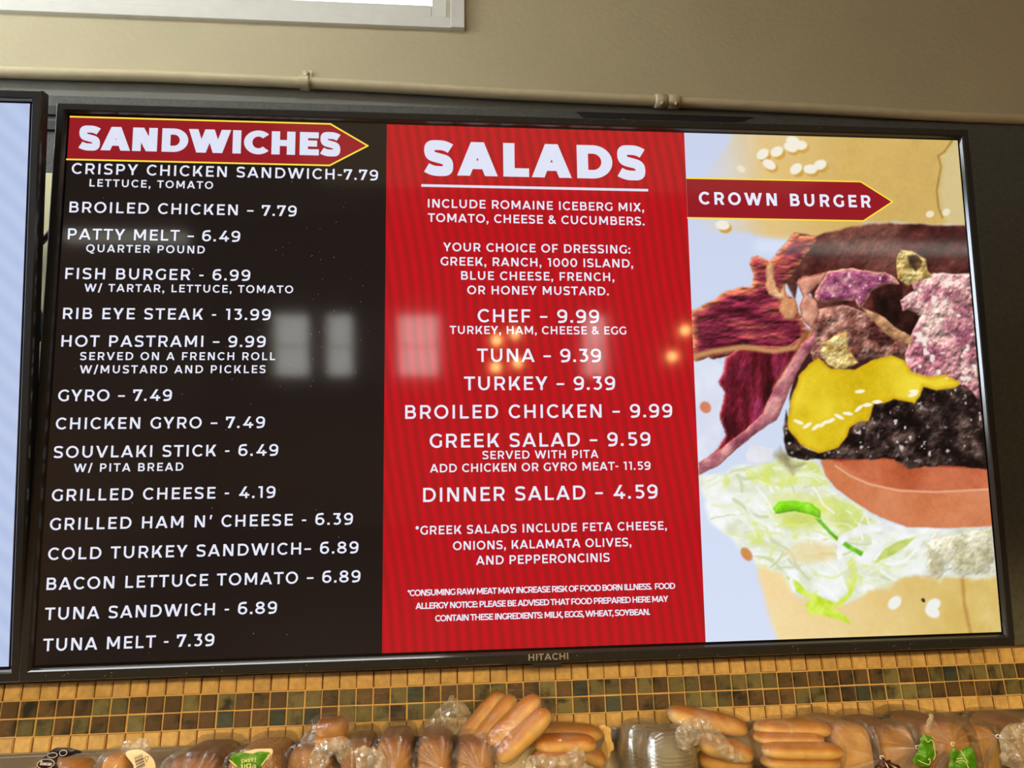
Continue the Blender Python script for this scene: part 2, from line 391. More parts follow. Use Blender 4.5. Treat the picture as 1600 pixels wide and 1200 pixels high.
GOODS = {
    'LEAN': [((0.6905, 0.03, 1.4101), (0.75, 0.03, 1.4724), 0.0267), ((0.7132, 0.0, 1.4105), (0.7696, -0.0, 1.4712), 0.026), ((0.7311, -0.045, 1.4189), (0.8035, -0.045, 1.4769), 0.025), ((0.7471, -0.075, 1.403), (0.8157, -0.075, 1.458), 0.0268)],
    'FLATB': [((0.8262, 0.02, 1.4184), (0.9154, 0.02, 1.4098), 0.0234), ((0.8044, -0.055, 1.4152), (0.8901, -0.055, 1.4117), 0.0237), ((0.7991, -0.06, 1.3956), (0.8687, -0.06, 1.3908), 0.0233), ((0.8775, -0.01, 1.3924), (0.9107, -0.01, 1.3777), 0.0244)],
    'TOPR': [((1.0427, 0.0, 1.4382), (1.1602, 0.0, 1.4118), 0.0294), ((1.0796, -0.035, 1.3988), (1.1475, -0.035, 1.3808), 0.028), ((1.0833, -0.01, 1.3704), (1.1567, -0.01, 1.3615), 0.0265)],
    'FOUR': [((1.175, -0.035, 1.4188), (1.2887, -0.035, 1.4123), 0.0229), ((1.1648, -0.05, 1.4068), (1.2681, -0.05, 1.4017), 0.0188), ((1.1649, -0.075, 1.3943), (1.2837, -0.075, 1.3884), 0.0218), ((1.1649, -0.07, 1.3768), (1.2805, -0.07, 1.3709), 0.0199), ((1.191, 0.03, 1.3927), (1.3162, 0.03, 1.4101), 0.0241)],
    'BUN': [(0.4787, -0.02, 1.4437), (0.5049, -0.02, 1.4426), (0.4779, -0.02, 1.4625)],
    'BUN2': [(0.1738, -0.06, 1.4137), (0.1941, -0.06, 1.4128), (0.1714, -0.06, 1.4328)],
    'BUN1': [(0.0941, -0.06, 1.4103), (0.1325, -0.06, 1.4086), (0.0919, -0.06, 1.4258)],
    'NAVY': [(0.0837, -0.11, 1.4292), (0.0937, -0.11, 1.4402), (0.1033, -0.11, 1.4485), (0.1146, -0.11, 1.4493), (0.127, -0.11, 1.4479), (0.1418, -0.11, 1.4423), (0.1317, -0.11, 1.4395), (0.119, -0.11, 1.4363), (0.111, -0.11, 1.4379), (0.1098, -0.11, 1.4338), (0.1096, -0.11, 1.4293), (0.1122, -0.11, 1.4239), (0.1139, -0.11, 1.4181), (0.0878, -0.11, 1.4192)],
    'NAVYE': [((0.0981, -0.1115, 1.4305), (0.1099, -0.1115, 1.43)), ((0.1052, -0.1115, 1.4413), (0.1122, -0.1115, 1.441)), ((0.1196, -0.1115, 1.4436), (0.1249, -0.1115, 1.4434))],
    'TAG': [(0.1999, -0.105, 1.4375), (0.2154, -0.105, 1.4415), (0.2279, -0.105, 1.4376), (0.2413, -0.105, 1.4254), (0.2421, -0.105, 1.4104), (0.2172, -0.105, 1.4115), (0.2125, -0.105, 1.4216)],
    'TAGC': (0.2208, -0.1055, 1.428),
    'GREEN': [(0.3473, -0.102, 1.4243), (0.3524, -0.102, 1.4292), (0.3632, -0.102, 1.4308), (0.3724, -0.102, 1.4292), (0.3798, -0.102, 1.4284), (0.3851, -0.102, 1.4303), (0.3943, -0.102, 1.4304), (0.4036, -0.102, 1.4283), (0.3995, -0.102, 1.4213), (0.3936, -0.102, 1.4139), (0.3917, -0.102, 1.4022), (0.3746, -0.102, 1.4013), (0.3621, -0.102, 1.4102)],
    'GREENTOP': [(0.3646, -0.1005, 1.4309), (0.3745, -0.1005, 1.4326), (0.3808, -0.1005, 1.434), (0.3936, -0.1005, 1.4341), (0.4047, -0.1005, 1.4335), (0.4068, -0.1005, 1.43), (0.4053, -0.1005, 1.4249), (0.3958, -0.1005, 1.4169), (0.3948, -0.1005, 1.4177), (0.4024, -0.1005, 1.4267), (0.3939, -0.1005, 1.4303), (0.3847, -0.1005, 1.4303), (0.3794, -0.1005, 1.4284), (0.372, -0.1005, 1.4292)],
    'FARMS': ((0.3644, -0.103, 1.4188), (0.3852, -0.103, 1.4204)),
    'WEST': ((0.3641, -0.103, 1.4112), (0.3867, -0.103, 1.4128)),
    'TAIL19': [(1.426, -0.108, 1.4429), (1.431, -0.108, 1.4409), (1.4275, -0.108, 1.4289), (1.4215, -0.108, 1.4199), (1.4154, -0.108, 1.4165), (1.4133, -0.108, 1.4221), (1.4208, -0.108, 1.4329)],
    'TAIL19G': [(1.408, -0.108, 1.4113), (1.4151, -0.108, 1.4147), (1.4216, -0.108, 1.4098), (1.4243, -0.108, 1.3969), (1.4237, -0.108, 1.3833), (1.4166, -0.108, 1.3746), (1.4081, -0.108, 1.3687), (1.3888, -0.108, 1.3722), (1.3898, -0.108, 1.383), (1.3989, -0.108, 1.3916), (1.401, -0.108, 1.4025)],
    'TAIL19L': [[(1.4074, -0.1095, 1.408), (1.4109, -0.1095, 1.4042), (1.4178, -0.1095, 1.4066), (1.42, -0.1095, 1.3965), (1.4185, -0.1095, 1.3839), (1.4143, -0.1095, 1.3787)], [(1.3892, -0.1095, 1.3797), (1.3969, -0.1095, 1.3758), (1.4068, -0.1095, 1.3727), (1.4094, -0.1095, 1.3807), (1.4059, -0.1095, 1.379)]],
    'TAIL21G': [(1.444, -0.118, 1.3883), (1.4516, -0.118, 1.3943), (1.4583, -0.118, 1.3913), (1.4684, -0.118, 1.3936), (1.4795, -0.118, 1.3913), (1.4837, -0.118, 1.3812), (1.4812, -0.118, 1.3652), (1.4747, -0.118, 1.3548), (1.4373, -0.118, 1.3565), (1.4393, -0.118, 1.3759)],
    'TAIL21L': [[(1.4436, -0.1195, 1.377), (1.4534, -0.1195, 1.3784), (1.4601, -0.1195, 1.3754), (1.4633, -0.1195, 1.3654)], [(1.4456, -0.1195, 1.3814), (1.4562, -0.1195, 1.3818)], [(1.4554, -0.1195, 1.3926), (1.4589, -0.1195, 1.3844), (1.4633, -0.1195, 1.3753)]],
    'GREENBACK': [(1.3728, -0.0, 1.4113), (1.3838, 0.0, 1.4149), (1.3955, 0.0, 1.4154), (1.4113, 0.0, 1.4128), (1.4255, 0.0, 1.4143), (1.4492, 0.0, 1.4164), (1.4777, 0.0, 1.4183), (1.4963, 0.0, 1.4176), (1.4949, 0.0, 1.4105), (1.4575, 0.0, 1.411), (1.4292, 0.0, 1.4091), (1.4054, 0.0, 1.406), (1.3895, 0.0, 1.4076)],
    'CUPA': ((0.9922, 0.03, 1.3613), 0.07840000000000014, 1.4247),
    'CUPB': ((1.0169, -0.045, 1.3774), 0.10869999999999991, 1.4248),
}
LOAVES = {
    'dark': (0.2823, 0.088, 1.4247, None),
    'seeded': (0.3699, 0.0834, 1.4245, None),
    'brownleft': (0.4489, 0.0753, 1.4244, None),
    'behind': (0.5205, 0.0551, 1.4284, None),
    'a': (0.5788, 0.0622, 1.4338, (0.5868, -0.115, 1.4001)),
    'b': (0.6421, 0.0587, 1.4321, (0.6548, -0.115, 1.398)),
    'c': (0.7066, 0.0661, 1.424, (0.7131, -0.115, 1.3946)),
    'wheat': (1.3185, 0.0706, 1.425, (1.341, -0.1, 1.3815)),
    'd': (1.3935, 0.0694, 1.4201, (1.4025, -0.1, 1.3934)),
    'e': (1.4775, 0.0898, 1.4235, (1.4584, -0.105, 1.3967)),
    'f': (1.5522, 0.0509, 1.4109, (1.5432, -0.095, 1.4023)),
    'g': (1.645, 0.0847, 1.4134, None),
}
FILM = {
    'buntail': [(0.4868, -0.09, 1.4434), (0.464, -0.09, 1.4287), (0.4578, -0.09, 1.4032), (0.4749, -0.09, 1.3974), (0.4926, -0.09, 1.4189), (0.5071, -0.09, 1.4079), (0.5188, -0.09, 1.4212), (0.5114, -0.09, 1.4424)],
    'looptail': [(0.5275, -0.1, 1.4282), (0.528, -0.1, 1.4153), (0.5351, -0.1, 1.3988), (0.5697, -0.1, 1.3956), (0.5731, -0.1, 1.4108), (0.5614, -0.1, 1.4251), (0.5453, -0.1, 1.4301)],
    'empty': [(0.6626, 0.04, 1.4043), (0.6324, 0.04, 1.4134), (0.628, 0.04, 1.4333), (0.6451, 0.04, 1.4546), (0.6604, 0.04, 1.4701), (0.6669, 0.04, 1.476), (0.6801, 0.04, 1.4684), (0.6932, 0.04, 1.4608), (0.7017, 0.04, 1.4404), (0.6928, 0.04, 1.411)],
    'crumple': [(1.0179, -0.085, 1.4226), (1.0266, -0.085, 1.4387), (1.0461, -0.085, 1.4481), (1.0717, -0.085, 1.4443), (1.0877, -0.085, 1.4289), (1.1042, -0.085, 1.41), (1.1285, -0.085, 1.3872), (1.1114, -0.085, 1.3825), (1.0822, -0.085, 1.3973), (1.0631, -0.085, 1.4116), (1.0417, -0.085, 1.4035), (1.0234, -0.085, 1.4042)],
    'flatfold': [(0.7813, -0.1, 1.4045), (0.8039, -0.1, 1.4096), (0.838, -0.1, 1.4064), (0.8582, -0.1, 1.4188), (0.8693, -0.1, 1.4051), (0.8681, -0.1, 1.3825), (0.7769, -0.1, 1.3865)],
    'cream': [(0.9225, 0.03, 1.4216), (0.9357, 0.03, 1.419), (0.9403, 0.03, 1.4029), (0.9423, 0.03, 1.383), (0.9303, 0.03, 1.3679), (0.9123, 0.03, 1.3608), (0.9155, 0.03, 1.3783), (0.9275, 0.03, 1.3935), (0.9239, 0.03, 1.4075)],
    'righttail': [(1.5418, -0.1, 1.4043), (1.5567, -0.1, 1.4167), (1.589, -0.1, 1.423), (1.6324, -0.1, 1.4194), (1.615, -0.1, 1.3505), (1.5463, -0.1, 1.3581), (1.5387, -0.1, 1.3813)],
    'maroontail': [(1.336, -0.108, 1.3817), (1.3422, -0.108, 1.3814), (1.3576, -0.108, 1.3736), (1.376, -0.108, 1.3603), (1.3302, -0.108, 1.3605)],
    'tip2': [(0.188, -0.1, 1.4441), (0.1961, -0.1, 1.4505), (0.2099, -0.1, 1.455), (0.2225, -0.1, 1.4554), (0.2324, -0.1, 1.4473), (0.2297, -0.1, 1.439), (0.2229, -0.1, 1.4359), (0.2134, -0.1, 1.4405), (0.1978, -0.1, 1.437)],
}


# ------------------------------------------------------------------ lettering: a geometric sans drawn stroke by stroke
def g_ring(cx, cy, rx, ry, t, h, a0=0, a1=360):
    n = max(6, int(abs(a1 - a0) / 9))
    out = []
    for i in range(n):
        q = []
        for a in (a0 + (a1 - a0) * i / n, a0 + (a1 - a0) * (i + 1) / n):
            c, s = math.cos(R(a)), math.sin(R(a))
            q.append(((cx + rx * c, cy + ry * s), (cx + (rx - t) * c, cy + (ry - h) * s)))
        out.append([q[0][0], q[1][0], q[1][1], q[0][1]])
    return out


def g_bar(x0, y0, x1, y1):
    return [[(x0, y0), (x1, y0), (x1, y1), (x0, y1)]]


def g_diag(xa, ya, xb, yb, tx):
    return [[(xa, ya), (xa + tx, ya), (xb + tx, yb), (xb, yb)]]


def g_path(pts, t):
    n = len(pts)
    L, Rr = [], []
    for i in range(n):
        a, b = pts[max(i - 1, 0)], pts[min(i + 1, n - 1)]
        dx, dy = b[0] - a[0], b[1] - a[1]
        l = math.hypot(dx, dy) or 1
        nx, ny = -dy / l * t / 2, dx / l * t / 2
        L.append((pts[i][0] + nx, pts[i][1] + ny))
        Rr.append((pts[i][0] - nx, pts[i][1] - ny))
    return [[L[i], L[i + 1], Rr[i + 1], Rr[i]] for i in range(n - 1)]


def g_bez(ctrl, n=10):
    pts = [ctrl[0]]
    for i in range(0, len(ctrl) - 1, 3):
        p = ctrl[i:i + 4]
        for k in range(1, n + 1):
            u = k / n
            c = [(1 - u) ** 3, 3 * u * (1 - u) ** 2, 3 * u * u * (1 - u), u ** 3]
            pts.append((sum(c[j] * p[j][0] for j in range(4)), sum(c[j] * p[j][1] for j in range(4))))
    return pts


GW = dict(A=1.0, B=.78, C=.86, D=.90, E=.68, F=.66, G=.88, H=.83, I=0, J=.55, K=.84, L=.64, M=1.02, N=.84, O=1.03, P=.76, Q=1.03, R=.79, S=.74,
          T=.80, U=.84, V=.98, W=1.46, X=.90, Y=.90, Z=.76)
GW.update({'0': .82, '1': .36, '2': .72, '3': .72, '4': .86, '5': .73, '6': .77, '7': .76, '8': .80, '9': .77, '&': .84, '-': .36, '–': .56,
           '.': 0, ',': 0, ':': 0, '/': .50, "'": 0, '*': .40, ' ': .36})


def glyph(ch, t, h, wm=1.0):
    w = GW.get(ch, .7) * wm
    x = t * 1.12
    if ch == 'A':
        ap = x * 1.02
        m = (w - ap) / 2
        return w, g_diag(0, 0, m, 1, x) + g_diag(w - x, 0, w - m - x, 1, x) + g_bar(m * .24 + x * .6, .2, w - m * .24 - x * .6, .2 + h)
    if ch in 'BPR':
        out = g_bar(0, 0, t, 1)
        if ch == 'B':
            r1 = .25 + h / 4
            wu = w * .93
            out += g_bar(t * .9, 1 - h, wu - r1, 1) + g_bar(t * .9, .5 - h / 2 + .02, w - r1, .5 + h / 2 + .02) + g_bar(t * .9, 0, w - r1, h)
            out += g_ring(wu - r1, 1 - (.24 + h / 4), r1, .24 + h / 4, t, h, -90, 90)
            out += g_ring(w - r1, .26 + h / 4, r1, .26 + h / 4, t, h, -90, 90)
        else:
            r1 = .33
            lo = 1 - 2 * r1
            out += g_bar(t * .9, 1 - h, w * .98 - r1, 1) + g_bar(t * .9, lo, w * .98 - r1, lo + h) + g_ring(w * .98 - r1, 1 - r1, r1, r1, t, h, -90, 90)
            if ch == 'R':
                out += g_diag(w - x, 0, w * .46, lo + h * .3, x)
        return w, out
    if ch in 'CG':
        rx = w / 1.72 if ch == 'C' else w / 1.70
        out = g_ring(rx, .5, rx, .515, t, h, 43, 317)
        if ch == 'G':
            out += g_bar(w - t * .98, .12, w, .52)
        return w, out
    if ch == 'D':
        rx = w * .55
        return w, g_bar(0, 0, t, 1) + g_bar(t * .9, 0, w - rx, h) + g_bar(t * .9, 1 - h, w - rx, 1) + g_ring(w - rx, .5, rx, .5, t, h, -90, 90)
    if ch == 'E':
        return w, g_bar(0, 0, t, 1) + g_bar(t, 0, w, h) + g_bar(t, 1 - h, w * .98, 1) + g_bar(t, .51 - h / 2, w * .90, .51 + h / 2)
    if ch == 'F':
        return w, g_bar(0, 0, t, 1) + g_bar(t, 1 - h, w, 1) + g_bar(t, .45 - h / 2, w * .90, .45 + h / 2)
    if ch == 'H':
        return w, g_bar(0, 0, t, 1) + g_bar(w - t, 0, w, 1) + g_bar(t, .5 - h / 2, w - t, .5 + h / 2)
    if ch == 'I':
        return t, g_bar(0, 0, t, 1)
    if ch == 'J':
        r = w * .52
        return w, g_bar(w - t, r, w, 1) + g_bar(w * .2, 1 - h, w, 1) + g_ring(w - r, r, r, r, t, h, -125, 0)
    if ch == 'K':
        return w, g_bar(0, 0, t, 1) + g_diag(t * .8, .28, w - x * 1.25, 1, x * 1.2) + g_diag(w - x * 1.1, 0, w * .34, .62, x * 1.1)
    if ch == 'L':
        return w, g_bar(0, 0, t, 1) + g_bar(t, 0, w, h)
    if ch == 'M':
        m = w / 2
        return w, g_bar(0, 0, t, 1) + g_bar(w - t, 0, w, 1) + g_diag(m - x * .5, .2, 0, 1, x) + g_diag(m - x * .5, .2, w - x, 1, x)
    if ch == 'N':
        return w, g_bar(0, 0, t, 1) + g_bar(w - t, 0, w, 1) + g_diag(w - x * 1.15, 0, 0, 1, x * 1.15)
    if ch in 'OQ':
        out = g_ring(w / 2, .5, w / 2, .515, t, h)
        if ch == 'Q':
            out += g_path([(w * .5, .02), (w * .62, -.12), (w * .8, -.13), (w * .93, -.06)], h * .85)
        return w, out
    if ch == 'S':
        a = h / 2
        c = [(w * .95 - t * .16, .855 - t * .12), (w * .82, .92), (w * .68, 1 - a + .01), (w * .53, 1 - a + .01), (w * .25, 1 - a + .01), (t / 2, .90), (t / 2, .735),
             (t / 2, .54), (w * .30, .545), (w * .5, .50), (w * .74, .448), (w - t / 2, .44), (w - t / 2, .265), (w - t / 2, .10), (w * .75, a - .01), (w * .47, a - .01),
             (w * .30, a - .01), (w * .16, .07), (w * .04 + t * .14, .145 + t * .12)]
        if t > .28:
            c[0:4] = [(w * .89, .785), (w * .78, .845), (w * .66, 1 - a + .01), (w * .53, 1 - a + .01)]
            c[-4:] = [(w * .47, a - .01), (w * .34, a - .01), (w * .22, .155), (w * .10, .215)]
        return w, g_path(g_bez(c), (t + h) / 2)
    if ch == 'T':
        return w, g_bar(0, 1 - h, w, 1) + g_bar(w / 2 - t / 2, 0, w / 2 + t / 2, 1 - h)
    if ch == 'U':
        return w, g_bar(0, .42, t, 1) + g_bar(w - t, .42, w, 1) + g_ring(w / 2, .42, w / 2, .43, t, h, 180, 360)
    if ch == 'V':
        m = (w - x) / 2
        return w, g_diag(m, 0, 0, 1, x) + g_diag(m, 0, w - x, 1, x)
    if ch == 'W':
        q = (w - x) / 4
        return w, g_diag(q, 0, 0, 1, x) + g_diag(q, 0, 2 * q, 1, x) + g_diag(3 * q, 0, 2 * q, 1, x) + g_diag(3 * q, 0, 4 * q, 1, x)
    if ch == 'X':
        return w, g_diag(0, 0, w - x * 1.2, 1, x * 1.2) + g_diag(w - x * 1.2, 0, 0, 1, x * 1.2)
    if ch == 'Y':
        m = w / 2
        return w, g_bar(m - t / 2, 0, m + t / 2, .42) + g_diag(m - x * .55, .36, 0, 1, x * 1.1) + g_diag(m - x * .55, .36, w - x * 1.1, 1, x * 1.1)
    if ch == 'Z':
        return w, g_bar(0, 0, w, h) + g_bar(0, 1 - h, w, 1) + g_diag(0, h * .5, w - x * 1.3, 1 - h * .5, x * 1.3)
    if ch == '0':
        return w, g_ring(w / 2, .5, w / 2, .515, t, h)
    if ch == '1':
        return w, g_bar(w - t, 0, w, 1) + g_bar(0, 1 - h, w, 1)
    if ch == '2':
        c = [(w * .07, .80), (w * .2, .93), (w * .32, 1 - h / 2), (w * .47, 1 - h / 2), (w * .75, 1 - h / 2), (w - t / 2 - .02, .88), (w - t / 2 - .02, .70), (w - t / 2, .55), (w * .62, .40), (w * .16, h * .55)]
        return w, g_path(g_bez(c), t) + g_bar(0.02, 0, w, h)
    if ch == '3':
        r = .335
        return w, g_bar(w * .08, 1 - h, w * .92, 1) + g_diag(w * .42, .57, w * .92 - x * 1.2, 1 - h * .5, x * 1.2) + \
            g_ring(w - r - .04, r - .01, r + .04, r, t, h, -138, 90) + g_bar(w * .42, 2 * r - h - .01, w - r - .04, 2 * r - .01)
    if ch == '4':
        return w, g_diag(0.0, .22, w * .52, 1, x * 1.1) + g_bar(0, .2, w, .2 + h) + g_bar(w * .70 - t / 2, 0, w * .70 + t / 2, .5)
    if ch == '5':
        r = .325
        return w, g_bar(w * .12, 1 - h, w * .93, 1) + g_bar(w * .12, .5, w * .12 + t, 1) + g_bar(w * .12, 2 * r - h, w - r - .06, 2 * r) + \
            g_ring(w - r - .05, r - .01, r + .05, r, t, h, -138, 90)
    if ch in '69':
        r = .335
        out = g_ring(w / 2, r - .01, w / 2, r, t, h)
        c = [(w * .88, .90), (w * .74, .99), (w * .60, 1 - h / 2 + .01), (w * .52, 1 - h / 2 + .01), (w * .2, 1 - h / 2), (t / 2, .80), (t / 2, .36)]
        out += g_path(g_bez(c), t)
        if ch == '9':
            out = [[(w - px, 1 - py) for px, py in p] for p in out]
        return w, out
    if ch == '7':
        return w, g_bar(0, 1 - h, w, 1) + g_diag(w * .22, 0, w - x * 1.15, 1 - h * .5, x * 1.15) + g_bar(0, 1 - h * 2, t, 1)
    if ch == '8':
        return w, g_ring(w / 2, .735, w * .44, .275, t, h) + g_ring(w / 2, .275, w / 2, .285, t, h)
    if ch == '&':
        c = [(w * .97, .02), (w * .7, .3), (w * .2, .62), (w * .2, .8), (w * .2, .98), (w * .62, .98), (w * .62, .8), (w * .62, .6), (w * .08, .56), (w * .08, .27), (w * .08, 0), (w * .62, -.06), (w * .88, .44)]
        return w, g_path(g_bez(c), t * .9)
    if ch in '-–':
        return w, g_bar(0, .36, w, .36 + h * .9)
    if ch == '.':
        return t * 1.15, g_bar(0, 0, t * 1.15, t * 1.1)
    if ch == ',':
        return t * 1.15, g_bar(0, 0, t * 1.15, t * 1.1) + [[(t * .3, 0), (t * 1.15, 0), (t * .6, -.2), (t * .1, -.2)]]
    if ch == ':':
        return t * 1.15, g_bar(0, 0, t * 1.15, t * 1.1) + g_bar(0, .5, t * 1.15, .5 + t * 1.1)
    if ch == '/':
        return w, g_diag(0, -.12, w - t, 1.08, t)
    if ch == "'":
        return t * 1.2, [[(t * .1, .66), (t * .8, .66), (t * 1.3, 1.02), (t * .3, 1.02)]]
    if ch == '*':
        out = []
        for a in (90, 30, 150):
            c, s = math.cos(R(a)) * .2, math.sin(R(a)) * .2
            out += g_path([(w / 2 - c, .8 - s), (w / 2 + c, .8 + s)], t * .75)
        return w, out
    return w, []


ROUND = set('COQGS0689&3')
DIAG = set('AVWXYT7/')


def side(ch, left):
    if ch in ROUND:
        return .055
    if ch in DIAG:
        return .015
    if ch in 'DPRBJ235' and not left:
        return .05
    if ch in '.,:':
        return .06
    if ch in ' -–':
        return .03
    return .12 if left or ch in 'HIMNU1' else .04


def lay_text(txt, width, cap, t, h, wm=1.0, fixed=None):
    """polygons of a line, cap-height `cap`, tracked to exactly `width`"""
    items = []
    pos = 0.0
    for i, ch in enumerate(txt):
        w, polys = glyph(ch, t, h, wm)
        if i:
            pos += side(ch, True) + side(txt[i - 1], False)
        items.append([pos, polys])
        pos += w
    n = max(1, len(txt) - 1)
    k = 0.0 if fixed else (width / cap - pos) / n
    out = []
    for i, (p0, polys) in enumerate(items):
        for p in polys:
            out.append([((p0 + k * i + px) * cap, py * cap) for px, py in p])
    return out


def text_to(bm, polys, fn, mi=0):
    for p in polys:
        try:
            f = bm.faces.new([bm.verts.new(fn(*q)) for q in p])
            f.material_index = mi
        except ValueError:
            pass


# ------------------------------------------------------------------ materials
M_wall = mat('beige_wall_paint', srgb(194, 181, 143), 0.55, noise_amt=0.04, noise_scale=5, bump=0.10, bump_scale=70)
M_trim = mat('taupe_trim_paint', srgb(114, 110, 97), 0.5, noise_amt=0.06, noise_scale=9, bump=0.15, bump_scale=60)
M_pipe = mat('beige_pipe_paint', srgb(214, 198, 156), 0.35, noise_amt=0.05, noise_scale=30, bump=0.08, bump_scale=90)
M_board = mat('charcoal_board', srgb(84, 84, 77), 0.6, noise_amt=0.18, noise_scale=120, bump=0.25, bump_scale=220)
M_black = mat('bare_black_patch', (0.006, 0.005, 0.006), 0.7)
M_panel = mat('cream_panel', srgb(246, 234, 180), 0.5)
M_bezel = mat('black_bezel_plastic', (0.018, 0.018, 0.017), 0.33, spec=0.5, bump=0.02, bump_scale=300)
M_lip = mat('polished_bezel_lip', (0.03, 0.03, 0.03), 0.12, spec=0.8)
M_case = mat('black_tv_case', (0.012, 0.012, 0.012), 0.5)
M_logo = mat('silver_logo', srgb(170, 165, 152), 0.35, metal=0.3)
M_frame = mat('white_window_frame', srgb(222, 220, 208), 0.4, noise_amt=0.03, noise_scale=30)
M_grout = mat('cream_grout', srgb(222, 186, 120), 0.8, noise_amt=0.08, noise_scale=60)
M_steel = mat('brushed_steel', (0.55, 0.50, 0.42), 0.28, metal=1.0, bump=0.03, bump_scale=200)
M_cable = mat('black_cable', (0.01, 0.01, 0.01), 0.4)
M_screw = mat('painted_screw', srgb(190, 176, 140), 0.3, metal=0.4)
M_bag = film('clear_bag_film', (0.98, 0.965, 0.93), 0.02, 0.20, 70, 0.55, 0.28)
M_bagfine = film('pleated_bag_film', (0.98, 0.965, 0.93), 0.03, 0.30, 110, 0.8, 0.40)
M_crumple = film('crumpled_bag_film', (0.95, 0.93, 0.90), 0.13, 0.30, 60, 0.5)
M_cup = film('clear_cup_plastic', (0.985, 0.98, 0.95), 0.10, 0.40, 25, 0.04, 0.5)
M_bread = mat('bread_crust', attr='crust', rough=0.5, noise_amt=0.12, noise_scale=45, bump=0.12, bump_scale=70)
M_seeded = mat('seeded_crust', attr='crust', rough=0.6, noise_amt=0.55, noise_scale=220, bump=0.5, bump_scale=220)
M_navy = mat('navy_label', srgb(22, 20, 44), 0.3)
M_white_ink = mat('white_ink', srgb(235, 225, 205), 0.5)
M_tagpaper = mat('white_price_sticker', srgb(246, 226, 186), 0.6)
M_ink = mat('dark_ink', srgb(70, 52, 34), 0.6)
M_green = mat('green_bag_print', srgb(74, 140, 18), 0.3, noise_amt=0.25, noise_scale=60, bump=0.3, bump_scale=80)
M_lime = mat('pale_green_ink', srgb(222, 232, 150), 0.4)
M_maroon = mat('maroon_bag_print', srgb(60, 14, 20), 0.35, bump=0.3, bump_scale=90)
M_creampaper = mat('cream_bag_paper', srgb(226, 190, 120), 0.5, bump=0.3, bump_scale=70)


def screen_mat(name, color, strength=1.0):
    return mat(name, (0.004, 0.004, 0.004), 0.065, spec=0.55, emit=color, emit_strength=strength)


M_scr_black = screen_mat('screen_black', srgb(29, 22, 20))
M_scr_white = screen_mat('screen_white', srgb(232, 234, 250))
M_scr_head = screen_mat('screen_heading_white', srgb(222, 226, 244))
M_scr_yellow = screen_mat('screen_yellow', srgb(250, 222, 70))
M_scr_banner = screen_mat('screen_banner_red', srgb(150, 26, 36))
M_scr_off = mat('screen_border_black', (0.004, 0.004, 0.004), 0.09, spec=0.55)

# the red panel: wavy stripes painted in to mimic moire
M_scr_red = screen_mat('screen_red_waves', srgb(200, 16, 32))
nt = M_scr_red.node_tree
p = nt.nodes['Principled BSDF']
tc = nt.nodes.new('ShaderNodeTexCoord')
mp = nt.nodes.new('ShaderNodeMapping')
mp.inputs['Rotation'].default_value = (0, R(8), 0)
wv = nt.nodes.new('ShaderNodeTexWave')
wv.bands_direction = 'X'
wv.inputs['Scale'].default_value = 17.0
wv.inputs['Distortion'].default_value = 7.0
wv.inputs['Detail'].default_value = 1.0
wv.inputs['Detail Scale'].default_value = 0.12
nt.links.new(tc.outputs['Object'], mp.inputs['Vector'])
nt.links.new(mp.outputs['Vector'], wv.inputs['Vector'])
rp = nt.nodes.new('ShaderNodeValToRGB')
rp.color_ramp.elements[0].color = (*srgb(164, 24, 26), 1)
rp.color_ramp.elements[1].color = (*srgb(196, 14, 30), 1)
nt.links.new(wv.outputs['Color'], rp.inputs['Fac'])
nt.links.new(rp.outputs['Color'], p.inputs['Emission Color'])

M_scr_pic = screen_mat('screen_picture', (1, 1, 1))
nt = M_scr_pic.node_tree
a = nt.nodes.new('ShaderNodeAttribute')
a.attribute_name = 'picture'
nt.links.new(a.outputs['Color'], nt.nodes['Principled BSDF'].inputs['Emission Color'])

# the neighbouring screen: pale blue, slightly streaky
M_scr_blue = screen_mat('screen_pale_blue', srgb(182, 198, 232))
nt = M_scr_blue.node_tree
tc = nt.nodes.new('ShaderNodeTexCoord')
wv = nt.nodes.new('ShaderNodeTexWave')
wv.bands_direction = 'DIAGONAL'
wv.inputs['Scale'].default_value = 14
wv.inputs['Distortion'].default_value = 1.5
nt.links.new(tc.outputs['Object'], wv.inputs['Vector'])
rp = nt.nodes.new('ShaderNodeValToRGB')
rp.color_ramp.elements[0].color = (*srgb(178, 194, 230), 1)
rp.color_ramp.elements[1].color = (*srgb(188, 202, 234), 1)
nt.links.new(wv.outputs['Color'], rp.inputs['Fac'])
nt.links.new(rp.outputs['Color'], nt.nodes['Principled BSDF'].inputs['Emission Color'])

# window glass
M_glass = bpy.data.materials.new('window_glass')
M_glass.use_nodes = True
nt = M_glass.node_tree
nt.nodes.clear()
o_ = nt.nodes.new('ShaderNodeOutputMaterial')
t_ = nt.nodes.new('ShaderNodeBsdfTransparent')
g_ = nt.nodes.new('ShaderNodeBsdfGlossy')
g_.inputs['Roughness'].default_value = 0.02
x_ = nt.nodes.new('ShaderNodeMixShader')
x_.inputs['Fac'].default_value = 0.06
nt.links.new(t_.outputs[0], x_.inputs[1])
nt.links.new(g_.outputs[0], x_.inputs[2])
nt.links.new(x_.outputs[0], o_.inputs['Surface'])

# ------------------------------------------------------------------ the room
WY = 0.10                       # face of the front wall
X0, X1, YB, ZC = -2.05, 6.2, -7.0, 3.55


